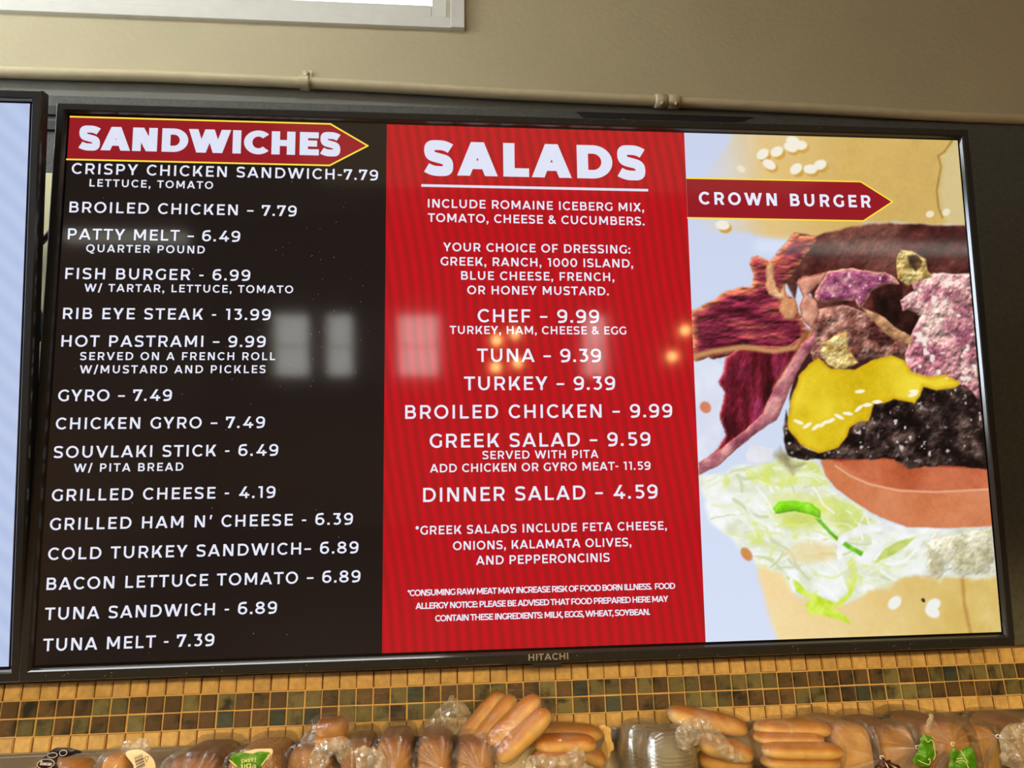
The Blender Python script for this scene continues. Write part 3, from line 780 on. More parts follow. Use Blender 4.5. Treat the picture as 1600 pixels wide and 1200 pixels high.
def wall_with_holes(bm, axis, c0, c1, lo, hi, z0, z1, holes):
    """a wall slab from c0 to c1 (thickness) with rectangular openings (a0,a1,b0,b1)"""
    us = sorted({lo, hi} | {v for h_ in holes for v in h_[:2]})
    zs = sorted({z0, z1} | {v for h_ in holes for v in h_[2:]})
    for u0, u1 in zip(us, us[1:]):
        for w0, w1 in zip(zs, zs[1:]):
            if any(h_[0] <= u0 and u1 <= h_[1] and h_[2] <= w0 and w1 <= h_[3] for h_ in holes):
                continue
            if axis == 'y':
                box(bm, u0, u1, c0, c1, w0, w1)
            else:
                box(bm, c0, c1, u0, u1, w0, w1)


bm = bmesh.new()
wall_with_holes(bm, 'y', WY, WY + 0.14, X0 - .14, X1 + .14, 0, ZC, [(-1.5, 0.668, 2.948, 3.36)])
struct('wall_front', bm, M_wall)
M_room = mat('warm_room_paint', srgb(170, 146, 108), 0.7, noise_amt=0.05, noise_scale=3)
bm = bmesh.new()
wall_with_holes(bm, 'x', X0 - .14, X0, YB, WY, 0, ZC, [(-1.4, -.15, 1.9, 3.3)])
struct('wall_left', bm, M_room)
bm = bmesh.new()
wall_with_holes(bm, 'x', X1, X1 + .14, YB, WY, 0, ZC, [])
struct('wall_right', bm, M_room)
bm = bmesh.new()
wall_with_holes(bm, 'y', YB - .14, YB, X0 - .14, X1 + .14, 0, ZC, [(a, b, 1.75, 2.5) for a, b in FARW])
struct('wall_back', bm, M_room)
bm = bmesh.new()
box(bm, X0 - .14, X1 + .14, YB - .14, WY + .14, -.1, 0)
struct('floor', bm, mat('brown_floor_tile', srgb(110, 84, 60), 0.4, noise_amt=0.2, noise_scale=6))
bm = bmesh.new()
box(bm, X0 - .14, X1 + .14, YB - .14, WY + .14, ZC, ZC + .1)
struct('ceiling', bm, mat('ceiling_paint', srgb(176, 160, 128), 0.8))

# trim strip between board and pipe
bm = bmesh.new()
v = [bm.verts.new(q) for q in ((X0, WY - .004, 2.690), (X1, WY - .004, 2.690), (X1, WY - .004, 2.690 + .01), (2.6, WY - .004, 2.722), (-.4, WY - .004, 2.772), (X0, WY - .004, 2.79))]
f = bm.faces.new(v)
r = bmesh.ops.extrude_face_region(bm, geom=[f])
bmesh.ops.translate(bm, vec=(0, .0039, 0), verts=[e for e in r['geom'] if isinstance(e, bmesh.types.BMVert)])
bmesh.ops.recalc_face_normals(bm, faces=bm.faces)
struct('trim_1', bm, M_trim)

# charcoal backing board behind the screens, with a bare black patch worn along its top edge
bm = bmesh.new()
box(bm, X0 + .001, X1 - .001, .086, WY - .0005, 1.5168, 2.6945, bevel=.002)
board = obj('backing_board', bm, M_board)
tag(board, 'charcoal textured backing board on the wall behind the screens, above the tile band', 'wall board')
bm = bmesh.new()
random.seed(3)
top = [(0.955 + i * .012, 2.6925) for i in range(36)]
bot = [(x, 2.692 - (.028 + .026 * noise.noise(Vector((x * 22, 0, 0))) + .016 * noise.noise(Vector((x * 70, 4, 0)))) * min(1, (i + .3) / 4, (36 - i) / 9)) for i, (x, z) in enumerate(top)]
vt = [bm.verts.new((x, .0852, z)) for x, z in top]
vb = [bm.verts.new((x, .0852, min(z, 2.690))) for x, z in bot]
for i in range(35):
    bm.faces.new((vb[i], vb[i + 1], vt[i + 1], vt[i]))
obj('bare_patch', bm, M_black, board)['label'] = 'black bare patch where the paint has peeled'

# ------------------------------------------------------------------ tile band
bm = bmesh.new()
lay = bm.loops.layers.float_color.new('glaze')
PX, PZ = 0.02948, 0.0280
XT0, ZT = -0.0585 - 67 * PX, 1.5148
random.seed(11)
box(bm, XT0, XT0 + 150 * PX, .0835, .0995, 1.395, ZT - .0005)
box(bm, XT0, XT0 + 150 * PX, .0829, .084, ZT - PZ + .0008, ZT - .0006, mi=3)
box(bm, XT0, XT0 + 150 * PX, .0829, .084, 1.3955, ZT - 3 * PZ - .0008, mi=3)
for c in range(150):
    xa = XT0 + c * PX
    near = -0.5 < xa < 2.3
    for row in range(4):
        g = .0012
        z1 = ZT - row * PZ
        z0 = z1 - PZ
        jx, jz = random.uniform(-.0005, .0005), random.uniform(-.0005, .0005)
        n0 = len(bm.faces)
        vs = box(bm, xa + g + jx, xa + PX - g + jx, .080 + random.uniform(0, .0008), .086, z0 + g + jz, z1 - g + jz)
        fs = {f for v in vs for f in v.link_faces}
        if near:
            front = [e for v in vs for e in v.link_edges if all(q.co.y < .083 for q in e.verts)]
            es = list(set(front))
            rb = bmesh.ops.bevel(bm, geom=es, offset=.0016, segments=2, affect='EDGES')
            bm.faces.ensure_lookup_table()
            fs = set(bm.faces[n0:])
        light = row in (0, 3)
        if light:
            k = random.uniform(.88, 1.06)
            col = [q * k for q in srgb(214, 178, 112)]
        else:
            pick = random.random()
            if pick < .42:
                col = srgb(98, 78, 52)
            elif pick < .80:
                col = srgb(112, 106, 72)
            elif pick < .93:
                col = srgb(124, 120, 80)
            else:
                col = srgb(66, 76, 66)
            k = random.uniform(.75, 1.2)
            col = [q * k for q in col]
        for f in fs:
            f.material_index = 1 if light else 2
            for l in f.loops:
                l[lay] = (*col, 1)


def tile_mat(name, rough, dark, spots):
    m = mat(name, attr='glaze', rough=rough, noise_amt=0.16, noise_scale=95, bump=0.12, bump_scale=170, coat=0.25 if spots else 0.05)
    if spots:
        nt = m.node_tree
        p = nt.nodes['Principled BSDF']
        src = p.inputs['Base Color'].links[0].from_socket
        tc = nt.nodes.new('ShaderNodeTexCoord')
        n = nt.nodes.new('ShaderNodeTexNoise')
        n.inputs['Scale'].default_value = 34
        n.inputs['Detail'].default_value = 3
        nt.links.new(tc.outputs['Object'], n.inputs['Vector'])
        mr = nt.nodes.new('ShaderNodeMapRange')
        mr.inputs['From Min'].default_value = .52
        mr.inputs['From Max'].default_value = .70
        nt.links.new(n.outputs['Fac'], mr.inputs['Value'])
        mx = nt.nodes.new('ShaderNodeMix')
        mx.data_type = 'RGBA'
        mx.inputs['B'].default_value = (*dark, 1)
        nt.links.new(mr.outputs['Result'], mx.inputs['Factor'])
        nt.links.new(src, mx.inputs['A'])
        nt.links.new(mx.outputs['Result'], p.inputs['Base Color'])
    return m


M_dirt = mat('stained_brown_grout', srgb(120, 84, 44), 0.9, noise_amt=0.5, noise_scale=30)
struct('tile_band', bm, [M_grout, tile_mat('beige_stone_tile', .45, (0, 0, 0), False), tile_mat('dark_glazed_tile', .3, srgb(30, 34, 32), True), M_dirt])

# ------------------------------------------------------------------ window over the screens
bm = bmesh.new()
x0, x1, z0, z1 = -1.5, .668, 2.948, 3.36
for q in ((x1 - .0, x1 + .033, z0 - .031, z1 + .031), (x0 - .033, x0, z0 - .031, z1 + .031)):
    box(bm, q[0], q[1], WY - .013, WY + .002, q[2], q[3], .0015)
box(bm, x0, x1, WY - .010, WY + .002, z0 - .031, z0, .0015)
box(bm, x0, x1, WY - .010, WY + .002, z1, z1 + .031, .0015)
win = struct('window_1', bm, M_frame)
bm = bmesh.new()
for q in ((x1 - .045, x1 - .010, z0 + .010, z1 - .01), (x0 + .01, x0 + .045, z0 + .010, z1 - .01)):
    box(bm, q[0], q[1], WY + .004, WY + .03, q[2], q[3], .002)
box(bm, x0 + .045, x1 - .045, WY + .004, WY + .03, z0 + .010, z0 + .045, .002)
box(bm, x0 + .045, x1 - .045, WY + .004, WY + .03, z1 - .045, z1 - .01, .002)
box(bm, x0, x1, WY + .012, WY + .06, z0, z0 + .012)
box(bm, x0, x1, WY + .012, WY + .06, z1 - .012, z1)
box(bm, x0, x0 + .012, WY + .012, WY + .06, z0, z1)
box(bm, x1 - .012, x1, WY + .012, WY + .06, z0, z1)
obj('sash', bm, M_frame, win)
bm = bmesh.new()
box(bm, x0 + .04, x1 - .04, WY + .016, WY + .02, z0 + .04, z1 - .04)
obj('window_pane', bm, M_glass, win)

bm = bmesh.new()
for a, b in ((-1.4, -1.36), (-.19, -.15), (-.8, -.76)):
    box(bm, X0 - .1, X0 - .05, a, b, 1.9, 3.3)
for a, b in ((1.9, 1.94), (3.26, 3.3)):
    box(bm, X0 - .1, X0 - .05, -1.4, -.15, a, b)
w2 = struct('window_2', bm, M_frame)  # unseen window, added so daylight grades the front wall from the left
bm = bmesh.new()
box(bm, X0 - .078, X0 - .074, -1.37, -.18, 1.93, 3.27)
obj('window_pane', bm, M_glass, w2)
for i, (a, b) in enumerate(FARW):
    bm = bmesh.new()
    for q in ((a, a + .03, 1.75, 2.5), (b - .03, b, 1.75, 2.5), (a, b, 1.75, 1.78), (a, b, 2.47, 2.5), (a, b, 2.1, 2.125)):
        box(bm, q[0], q[1], YB - .09, YB - .05, q[2], q[3])
    wf = struct('window_%d' % (i + 3), bm, M_frame)
    bm = bmesh.new()
    box(bm, a + .02, b - .02, YB - .072, YB - .068, 1.77, 2.48)
    obj('window_pane', bm, M_glass, wf)

# ------------------------------------------------------------------ conduit pipe
pipe = thing('conduit_pipe', 'painted beige conduit pipe running along the wall above the screens', 'pipe', (0.8, WY, 2.73))
PP = [(-2.04, .081, 2.762), (-1.2, .081, 2.752), (-.294, .081, 2.745), (.015, .081, 2.747), (.337, .081, 2.743), (.576, .081, 2.7375), (.807, .081, 2.7305), (1.17, .081, 2.724), (1.56, .081, 2.7165), (2.04, .081, 2.706), (3.2, .081, 2.7075), (6.19, .081, 2.7075)]
bm = bmesh.new()
org = pipe.location
tube(bm, [Vector(q) - org for q in smooth_line(PP, 5)], .0125, 20)
obj('pipe', bm, M_pipe, pipe, True)
# one-hole strap
bm = bmesh.new()
cx, cz = .343, 2.7428
prof = [(WY - .0015, cz + .046), (WY - .0015, cz + .024), (WY - .003, cz + .018), (WY - .010, cz + .0150)]
for k in range(9):
    a = R(70 - k * 20)
    prof.append((.081 - .0148 * math.cos(a), cz + .0148 * math.sin(a)))
prof.append((.088, cz - .0150))
rows = [[bm.verts.new((cx + dx - org.x, yy - o2 - org.y, zz - org.z)) for dx, o2 in ((-.0105, 0), (.0105, 0), (.0105, .0016), (-.0105, .0016))] for yy, zz in prof]
for a, b in zip(rows, rows[1:]):
    for k in range(4):
        bm.faces.new((a[k], a[(k + 1) % 4], b[(k + 1) % 4], b[k]))
bm.faces.new(rows[0])
bm.faces.new(rows[-1][::-1])
bmesh.ops.recalc_face_normals(bm, faces=bm.faces)
strap = obj('strap', bm, M_pipe, pipe)
bm = bmesh.new()
tube(bm, [(cx - org.x, WY - .003 - org.y, cz + .036 - org.z), (cx - org.x, WY - .0065 - org.y, cz + .036 - org.z), (cx - org.x, WY - .0085 - org.y, cz + .036 - org.z)], [.0062, .0058, .003], 14)
obj('screw', bm, M_screw, strap, True)
# set-screw coupling
bm = bmesh.new()
for a, b in ((1.140, 1.1675), (1.170, 1.1975)):
    zc = lambda x: 2.724 - (x - 1.17) * .019
    tube(bm, [Vector((q, .081, zc(q))) - org for q in (a, a + .002, b - .002, b)], [.0145, .0158, .0158, .0145], 20)
coup = obj('coupling', bm, M_pipe, pipe, True)
for x in (1.153, 1.186):
    bm = bmesh.new()
    tube(bm, [Vector((x, .070, 2.7115)) - org, Vector((x, .066, 2.7075)) - org, Vector((x, .0635, 2.705)) - org], [.0042, .0055, .004], 10)
    obj('screw', bm, M_screw, coup, True)

# ------------------------------------------------------------------ televisions
S = 1.6605 / 1920.0             # metres per screen unit
TILT = 0.16126742764907814


def scr(u, v, y=0.0):
    """screen units -> the television's own space (base: bottom centre of the picture)"""
    return Vector(((u - 960) * S, y, (1080 - v) * S))


def quad(bm, pts, y, mi=0):
    f = bm.faces.new([bm.verts.new(scr(u, v, y)) for u, v in pts])
    f.material_index = mi
    if f.normal.y > 0:
        f.normal_flip()
    return f


def television_shell(tv):
    # front bezel: ring with chamfered inner lip and soft outer edge
    prof = [(4, .0), (7, -.0045), (9.2, -.0065), (21.5, -.0065), (24.2, -.0045), (25.5, -.0015), (25.5, .013)]
    bm = bmesh.new()
    rings = []
    for off, y in prof:
        ob = off + (2.5 if off > 20 else 0)
        rings.append([bm.verts.new(scr(u, v, y)) for u, v in ((-off, -off), (1920 + off, -off), (1920 + off, 1080 + ob), (-off, 1080 + ob))])
    for k, (a, b) in enumerate(zip(rings, rings[1:])):
        for i in range(4):
            f = bm.faces.new((a[i], a[(i + 1) % 4], b[(i + 1) % 4], b[i]))
            f.material_index = 1 if k in (0, 1, 3, 4) else 0
    bmesh.ops.recalc_face_normals(bm, faces=bm.faces)
    obj('bezel', bm, [M_bezel, M_lip], tv)
    # rear case: closes the bezel, then narrows to the electronics hump
    bm = bmesh.new()
    prof = [(25, .0125), (22, .015), (-30, .024), (-90, .044), (-110, .058)]
    rings = []
    for off, y in prof:
        rings.append([bm.verts.new(scr(u, v, y)) for u, v in ((-off, -off), (1920 + off, -off), (1920 + off, 1080 + off), (-off, 1080 + off))])
    bm.faces.new(rings[0])
    for a, b in zip(rings, rings[1:]):
        for i in range(4):
            bm.faces.new((a[i], a[(i + 1) % 4], b[(i + 1) % 4], b[i]))
    bm.faces.new(rings[-1][::-1])
    bmesh.ops.recalc_face_normals(bm, faces=bm.faces)
    obj('rear_case', bm, M_case, tv)


def display_glass(tv):
    bm = bmesh.new()
    quad(bm, [(-6, -6), (1926, -6), (1926, 1086), (-6, 1086)], .0006)
    return obj('display', bm, M_scr_off, tv)


tv = thing('television', 'large wall television showing the sandwich and salad menu with a burger picture', 'television', (0.83025, 0, 1.55), (TILT, 0, 0))
television_shell(tv)
disp = display_glass(tv)

bm = bmesh.new()
quad(bm, [(0, 0), (639, 0), (639, 1079), (0, 1079)], -.0002)
obj('sandwich_panel', bm, M_scr_black, disp)['label'] = 'black left panel of the menu'
bm = bmesh.new()
n = 40
quad(bm, [(639, 0), (1284, 0), (1284, 1079), (639, 1079)], -.0002)
obj('salad_panel', bm, M_scr_red, disp)['label'] = 'red middle panel of the menu'


def banner(name, pts, edge, label):
    bm = bmesh.new()
    quad(bm, pts, -.0006)
    # yellow outline along top, arrow and bottom
    for (a, b) in ((pts[0], pts[1]), (pts[1], pts[2]), (pts[2], pts[3]), (pts[3], pts[4])):
        dx, dy = b[0] - a[0], b[1] - a[1]
        l = math.hypot(dx, dy)
        nx, ny = -dy / l * edge / 2, dx / l * edge / 2
        ex, ey = dx / l * edge * .45, dy / l * edge * .45
        quad(bm, [(a[0] + nx, a[1] + ny), (b[0] + nx + ex, b[1] + ny + ey), (b[0] - nx + ex, b[1] - ny + ey), (a[0] - nx, a[1] - ny)], -.0008, 1)
    o = obj(name, bm, [M_scr_banner, M_scr_yellow], disp)
    o['label'] = label


banner('heading_banner', [(0, 3), (522, 3), (600, 48.9), (522, 94), (0, 94)], 3.4, 'red arrow banner with yellow edge behind the word SANDWICHES')
banner('picture_banner', [(1284, 104), (1682, 103), (1753, 148), (1682, 193.5), (1284, 193.5)], 3.4, 'red arrow banner with yellow edge reading CROWN BURGER')

STYLE = {'main': (.172, .155, 1.0), 'sub': (.182, .165, 1.0), 'fine': (.20, .18, 1.0), 'black': (.335, .262, 1.15), 'bold': (.215, .195, .98)}
CAPS = {('sandwich', 'main'): 22.6, ('sandwich', 'sub'): 15.8}
groups = {}
for panel, style, txt, ax, ay, bx, by, cap in TEXT:
    t, h, wm = STYLE[style]
    cap = CAPS.get((panel, style), cap)
    if style == 'black':
        t, h = (.335, .262) if panel == 'sandwich' else (.325, .255)
    key = (panel, style == 'black')
    if key not in groups:
        groups[key] = bmesh.new()
    y = (ay + by) / 2
    polys = lay_text(txt, bx - ax, cap, t, h, wm)
    text_to(groups[key], polys, lambda px, py: scr(ax + px, y - py, -.0012))
for (panel, head), bm in groups.items():
    if panel == 'salad' and head:
        quad(bm, [(712, 130.6), (1198.5, 130.6), (1198.5, 136.2), (712, 136.2)], -.0012)
    bmesh.ops.recalc_face_normals(bm, faces=bm.faces)
    for f in bm.faces:
        if f.normal.y > 0:
            f.normal_flip()
    nm = 'heading_lettering' if head else ('banner_lettering' if panel == 'burger' else 'menu_lettering')
    obj(nm, bm, M_scr_head if head else M_scr_white, disp)

# --- the burger photograph, worked out as a colour per grid point of the picture mesh
NX, NY = 300, 510
gx, gy = np.meshgrid(np.linspace(0, 1000, NX), np.linspace(0, 1000, NY))
rng = np.random.default_rng(5)


def vnoise(scale, octaves=4, seed=0, ax=1.0, ay=1.0):
    r_ = np.random.default_rng(seed)
    out = np.zeros_like(gx)
    amp, tot = 1.0, 0.0
    for o in range(octaves):
        s = scale / 2 ** o
        nx_, ny_ = int(1000 / s * ax) + 3, int(1700 / s * ay) + 3
        g = r_.random((ny_, nx_))
        fx, fy = gx / s * ax, gy * 1.7 / s * ay
        ix, iy = fx.astype(int), fy.astype(int)
        tx, ty = fx - ix, fy - iy
        tx, ty = tx * tx * (3 - 2 * tx), ty * ty * (3 - 2 * ty)
        out += amp * ((g[iy, ix] * (1 - tx) + g[iy, ix + 1] * tx) * (1 - ty) + (g[iy + 1, ix] * (1 - tx) + g[iy + 1, ix + 1] * tx) * ty)
        tot += amp
        amp *= .55
    return out / tot


def sdf(poly, wob=0.0, seed=1, scale=40):
    """signed distance (in picture units, inside negative) with a ragged edge"""
    x = gx + (wob * (vnoise(scale, 3, seed) - .5) * 2 if wob else 0)
    y = gy * 1.7 + (wob * (vnoise(scale, 3, seed + 50) - .5) * 2 if wob else 0)
    d = np.full(gx.shape, 1e9)
    ins = np.zeros(gx.shape, bool)
    P_ = [(a_, b_ * 1.7) for a_, b_ in poly]
    for (xa, ya), (xb, yb) in zip(P_, P_[1:] + P_[:1]):
        ex, ey = xb - xa, yb - ya
        L = ex * ex + ey * ey or 1
        k = np.clip(((x - xa) * ex + (y - ya) * ey) / L, 0, 1)
        d = np.minimum(d, np.hypot(x - xa - k * ex, y - ya - k * ey))
        if ya != yb:
            c = ((ya > y) != (yb > y)) & (x < (xb - xa) * (y - ya) / (yb - ya) + xa)
            ins ^= c
    return np.where(ins, -d, d)


IMG = np.zeros((NY, NX, 3))


def c3(*rgb):
    return np.array(rgb, float)


def paint(mask, color):
    global IMG
    color = np.asarray(color, float)
    IMG = IMG * (1 - mask[..., None]) + color * mask[..., None]


def soft(d, w=4.0):
    return np.clip(.5 - d / w, 0, 1)


def mix(a_, b_, k):
    return np.asarray(a_) * (1 - k[..., None]) + np.asarray(b_) * k[..., None]


EMB = dict(bacon=(26, 5, .9), bacon2=(26, 5, .9), past1=(20, 4, .8), past2=(34, 6, .9), mid=(26, 6, .9), fat1=(14, 2, .5), fat2=(16, 2, .5), lump=(20, 5, .8), tuft=(16, 5, .8),
           mid2=(12, 3, .6), rim2=(14, 3, .6), shadow=(40, 5, .5), patty=(22, 7, 1.0), greenr=(14, 1, .5), letr=(30, 4, .4), hole=(20, 4, .6))


def emboss(d, seed, scale, bevel, rough, strength, ax=1, ay=1):
    """light and relief of the photographed food, as the picture shows it"""
    hgt = np.sqrt(np.clip(-d, 0, bevel) / bevel) * bevel * .35 + (vnoise(scale, 4, seed, ax, ay) - .5) * rough * 4
    gy_, gx_ = np.gradient(hgt, 1700 / NY, 1000 / NX)
    return np.clip(1 + strength * (gy_ * .8 + gx_ * .35), .45, 1.5)


def layer(name, cols, wob=0, w=5, seed=1, nscale=30, oct_=4, rim=None, rimw=12, contrast=1.0, opacity=1.0, ax=1, ay=1):
    d = sdf(PIC[name], wob, seed)
    k = np.clip((vnoise(nscale, oct_, seed + 9, ax, ay) - .5) * 2.2 * contrast + .5, 0, 1)
    if len(cols) == 2:
        col = mix(cols[0], cols[1], k)
    else:
        col = np.where((k < .5)[..., None], mix(cols[0], cols[1], np.clip(k * 2, 0, 1)), mix(cols[1], cols[2], np.clip(k * 2 - 1, 0, 1)))
    if rim is not None:
        rk = np.clip(1 + d / rimw, 0, 1) * (d < 0)
        col = mix(col, rim, rk * .85)
    if name in EMB:
        bv, rg, st = EMB[name]
        col = np.clip(col * emboss(d, seed + 300, 34, bv, rg, st, ax, ay)[..., None], 0, 255)
    paint(soft(d, w) * opacity, col)
    return d


def dots(pts, rx, ry, color, wob=0.2, seed=3):
    r_ = np.random.default_rng(seed)
    for (a_, b_) in pts:
        th = r_.uniform(-.8, .8)
        X, Y = gx - a_, (gy - b_) * 1.7
        x_, y_ = X * np.cos(th) + Y * np.sin(th), -X * np.sin(th) + Y * np.cos(th)
        d = np.hypot(x_ / rx, y_ / ry)
        paint(np.clip((1.15 - d) / .3, 0, 1), color)


def stroke(pts, width, color, w=4):
    d = np.full(gx.shape, 1e9)
    for (xa, ya), (xb, yb) in zip(pts, pts[1:]):
        ya, yb = ya * 1.7, yb * 1.7
        ex, ey = xb - xa, yb - ya
        k = np.clip(((gx - xa) * ex + (gy * 1.7 - ya) * ey) / (ex * ex + ey * ey), 0, 1)
        d = np.minimum(d, np.hypot(gx - xa - k * ex, gy * 1.7 - ya - k * ey))
    paint(soft(d - width, w), color)


paint(np.ones_like(gx), mix(c3(200, 210, 235), c3(214, 224, 246), gy / 1000))
# top bun
d = sdf(PIC['topbun'], 10, 2)
bcol = mix(c3(238, 212, 168), c3(206, 172, 98), np.clip((gx - 150) / 420, 0, 1))
bcol = mix(bcol, c3(222, 186, 104), np.clip(vnoise(120, 3, 4) * 1.6 - .5, 0, 1) * .6)
crk = np.interp(gy, [q[1] for q in PTS['crack']], [q[0] for q in PTS['crack']])
bcol = mix(bcol, c3(214, 194, 138), np.clip((gx - crk + 8) / 30, 0, 1))
paint(soft(d, 24) * np.clip((gx - 60) / 220, .25, 1), bcol)
stroke(PTS['crack'], 3, c3(160, 120, 56), 7)
dots([(a_ + 8, b_ + 5) for a_, b_ in PTS['seeds'][:12]], 24, 20, c3(206, 160, 70))
dots(PTS['seeds'][:12], 25, 17, c3(242, 236, 220))
dots(PTS['seeds'][12:], 16, 12, c3(238, 226, 196))
# dark gap under the bun
paint(soft(sdf([(430, 230), (1010, 230), (1010, 620), (300, 640), (330, 520), (420, 420)], 8, 20), 8), c3(58, 30, 28))
d = layer('shadow', (c3(44, 18, 16), c3(84, 38, 36), c3(110, 66, 56)), 6, 8, 21, 90)
layer('bacon', (c3(84, 22, 38), c3(126, 40, 62), c3(168, 78, 72)), 9, 5, 31, 60, 5, rim=c3(206, 132, 84), rimw=24, ax=.6, ay=1.6)
layer('fat1', (c3(206, 140, 98), c3(238, 194, 150)), 5, 5, 33, 30, rim=c3(170, 96, 62), rimw=8)
layer('mid', (c3(70, 34, 32), c3(132, 84, 74), c3(176, 132, 118)), 6, 6, 41, 40, 5)
layer('fat2', (c3(196, 126, 106), c3(226, 172, 146)), 5, 5, 35, 40, rim=c3(140, 72, 62), rimw=8)
layer('past1', (c3(122, 52, 88), c3(168, 92, 124), c3(204, 142, 150)), 6, 4, 43, 34, 5, rim=c3(220, 166, 112), rimw=9)
layer('hole', (c3(24, 12, 10), c3(58, 28, 24)), 6, 6, 45, 40)
layer('past2', (c3(150, 84, 104), c3(194, 138, 140), c3(226, 190, 180)), 7, 5, 47, 70, 5, rim=c3(206, 150, 140), rimw=8)
layer('mid2', (c3(150, 108, 70), c3(206, 156, 120)), 5, 5, 49, 24)
layer('lump', (c3(170, 132, 70), c3(226, 204, 140)), 6, 5, 51, 26, rim=c3(150, 104, 52), rimw=6)
layer('tuft', (c3(150, 118, 56), c3(220, 198, 134)), 6, 5, 53, 22, rim=c3(200, 164, 92), rimw=6)
tx, ty = PIC['tuft'][0]
PIC['tufthole'] = [(tx + 40, ty - 4), (tx + 70, ty - 6), (tx + 92, ty + 8), (tx + 84, ty + 22), (tx + 62, ty + 30), (tx + 44, ty + 14)]
layer('tufthole', (c3(60, 38, 26), c3(120, 88, 50)), 6, 8, 58, 24)
layer('gap', (c3(214, 220, 238), c3(226, 230, 244)), 4, 5, 54, 60)
layer('bacon2', (c3(48, 10, 18), c3(100, 22, 36), c3(140, 44, 76)), 6, 5, 55, 60, 5, rim=c3(176, 84, 84), rimw=10, ax=1.4, ay=.5)
stroke(PTS['strip1'], 9, c3(196, 142, 92), 10)
stroke(PTS['strip2'], 16, c3(150, 88, 54), 12)
stroke([(a_ + 10, b_ - 3) for a_, b_ in PTS['strip2']], 4, c3(198, 136, 92), 8)
layer('rim2', (c3(150, 76, 96), c3(214, 150, 146)), 5, 5, 57, 50, rim=c3(176, 100, 82), rimw=6)
dots([PIC['fleck2'][0]], 18, 20, c3(214, 130, 96))
# bottom bun, lettuce, tomato
d = sdf(PIC['bun'], 6, 61)
bcol = mix(c3(244, 216, 160), c3(214, 182, 98), np.clip((gx - 250) / 600, 0, 1))
bcol = mix(bcol, c3(240, 222, 168), np.clip(vnoise(110, 4, 64) * 1.8 - .6, 0, 1) * .6)
paint(soft(d, 22), bcol)
stroke(PTS['buncrack'], 5, c3(186, 136, 74), 12)
dots(PTS['bunseeds'], 26, 18, c3(240, 240, 236))
dots(PTS['specks'], 6, 8, c3(60, 46, 30))
layer('lettuce', (c3(220, 224, 196), c3(234, 240, 226), c3(246, 248, 250)), 16, 18, 63, 50, 5)
lmask = soft(sdf(PIC['lettuce'], 16, 63) + 6, 14)
r_ = np.random.default_rng(77)


def strand(mask, cols, n, length, width, spread):
    global IMG
    keep = IMG.copy()
    for k in range(n):
        ax_, ay_ = r_.uniform(0, 640 if spread else 1000), r_.uniform(660, 900)
        ang = r_.uniform(-.5, 1.0)
        pts = []
        for q in range(6):
            pts.append((ax_, ay_))
            ax_ += math.cos(ang) * length / 5
            ay_ += math.sin(ang) * length / 5 / 1.7
            ang += r_.uniform(-.5, .5)
        stroke(pts, width * r_.uniform(.5, 1.3), c3(*cols[r_.integers(len(cols))]), 5)
    IMG = keep * (1 - mask[..., None]) + IMG * mask[..., None]


strand(lmask * .9, [(250, 250, 250), (240, 244, 236), (232, 238, 206), (206, 212, 176), (222, 232, 150)], 90, 130, 5, True)
layer('letyel', (c3(206, 218, 128), c3(232, 238, 190)), 14, 22, 65, 50)
layer('letyel2', (c3(206, 216, 116), c3(228, 234, 170)), 12, 24, 67, 60)
yl = np.clip((vnoise(46, 3, 68) - .60) * 9, 0, 1) * soft(sdf(PIC['lettuce'], 10, 63), 20) * (gx < 560)
paint(yl * .55, c3(216, 230, 90))
strand(lmask * .8, [(252, 252, 252), (224, 232, 150), (240, 244, 230), (196, 206, 150)], 45, 110, 3, True)
layer('bunlet', (c3(236, 206, 146), c3(232, 220, 170)), 10, 22, 70, 50, opacity=.75)
layer('letr', (c3(176, 168, 128), c3(210, 204, 172), c3(236, 234, 218)), 26, 34, 69, 44, 4)
layer('onion', (c3(216, 216, 226), c3(236, 236, 244)), 3, 5, 71, 60)
layer('greyend', (c3(132, 120, 80), c3(176, 168, 112)), 14, 22, 72, 40, opacity=.8)
layer('leaf', (c3(176, 194, 84), c3(214, 224, 134)), 4, 6, 73, 40)
layer('greenr', (c3(122, 210, 24), c3(162, 232, 66)), 4, 6, 75, 40, rim=c3(96, 176, 20), rimw=8)
layer('greens', (c3(84, 170, 24), c3(140, 216, 56)), 4, 5, 77, 30)
layer('ringg', (c3(196, 220, 110), c3(222, 236, 150)), 3, 4, 79, 30)
layer('tuftg', (c3(190, 222, 40), c3(224, 240, 110)), 6, 6, 81, 24)
layer('strand', (c3(206, 226, 76), c3(220, 236, 120)), 4, 5, 83, 24)
layer('stem', (c3(226, 230, 228), c3(248, 248, 248)), 4, 5, 85, 40)
layer('stem2', (c3(222, 228, 220), c3(244, 246, 242)), 4, 6, 87, 40)
dots([PIC['fleck'][2]], 16, 24, c3(208, 142, 84))
layer('tomato', (c3(202, 116, 72), c3(220, 142, 102)), 3, 5, 89, 160, 3)
layer('tomtop', (c3(176, 82, 48), c3(202, 112, 76)), 3, 8, 91, 120, 3)
stroke(PTS['tomrim'], 3, c3(236, 176, 146), 5)
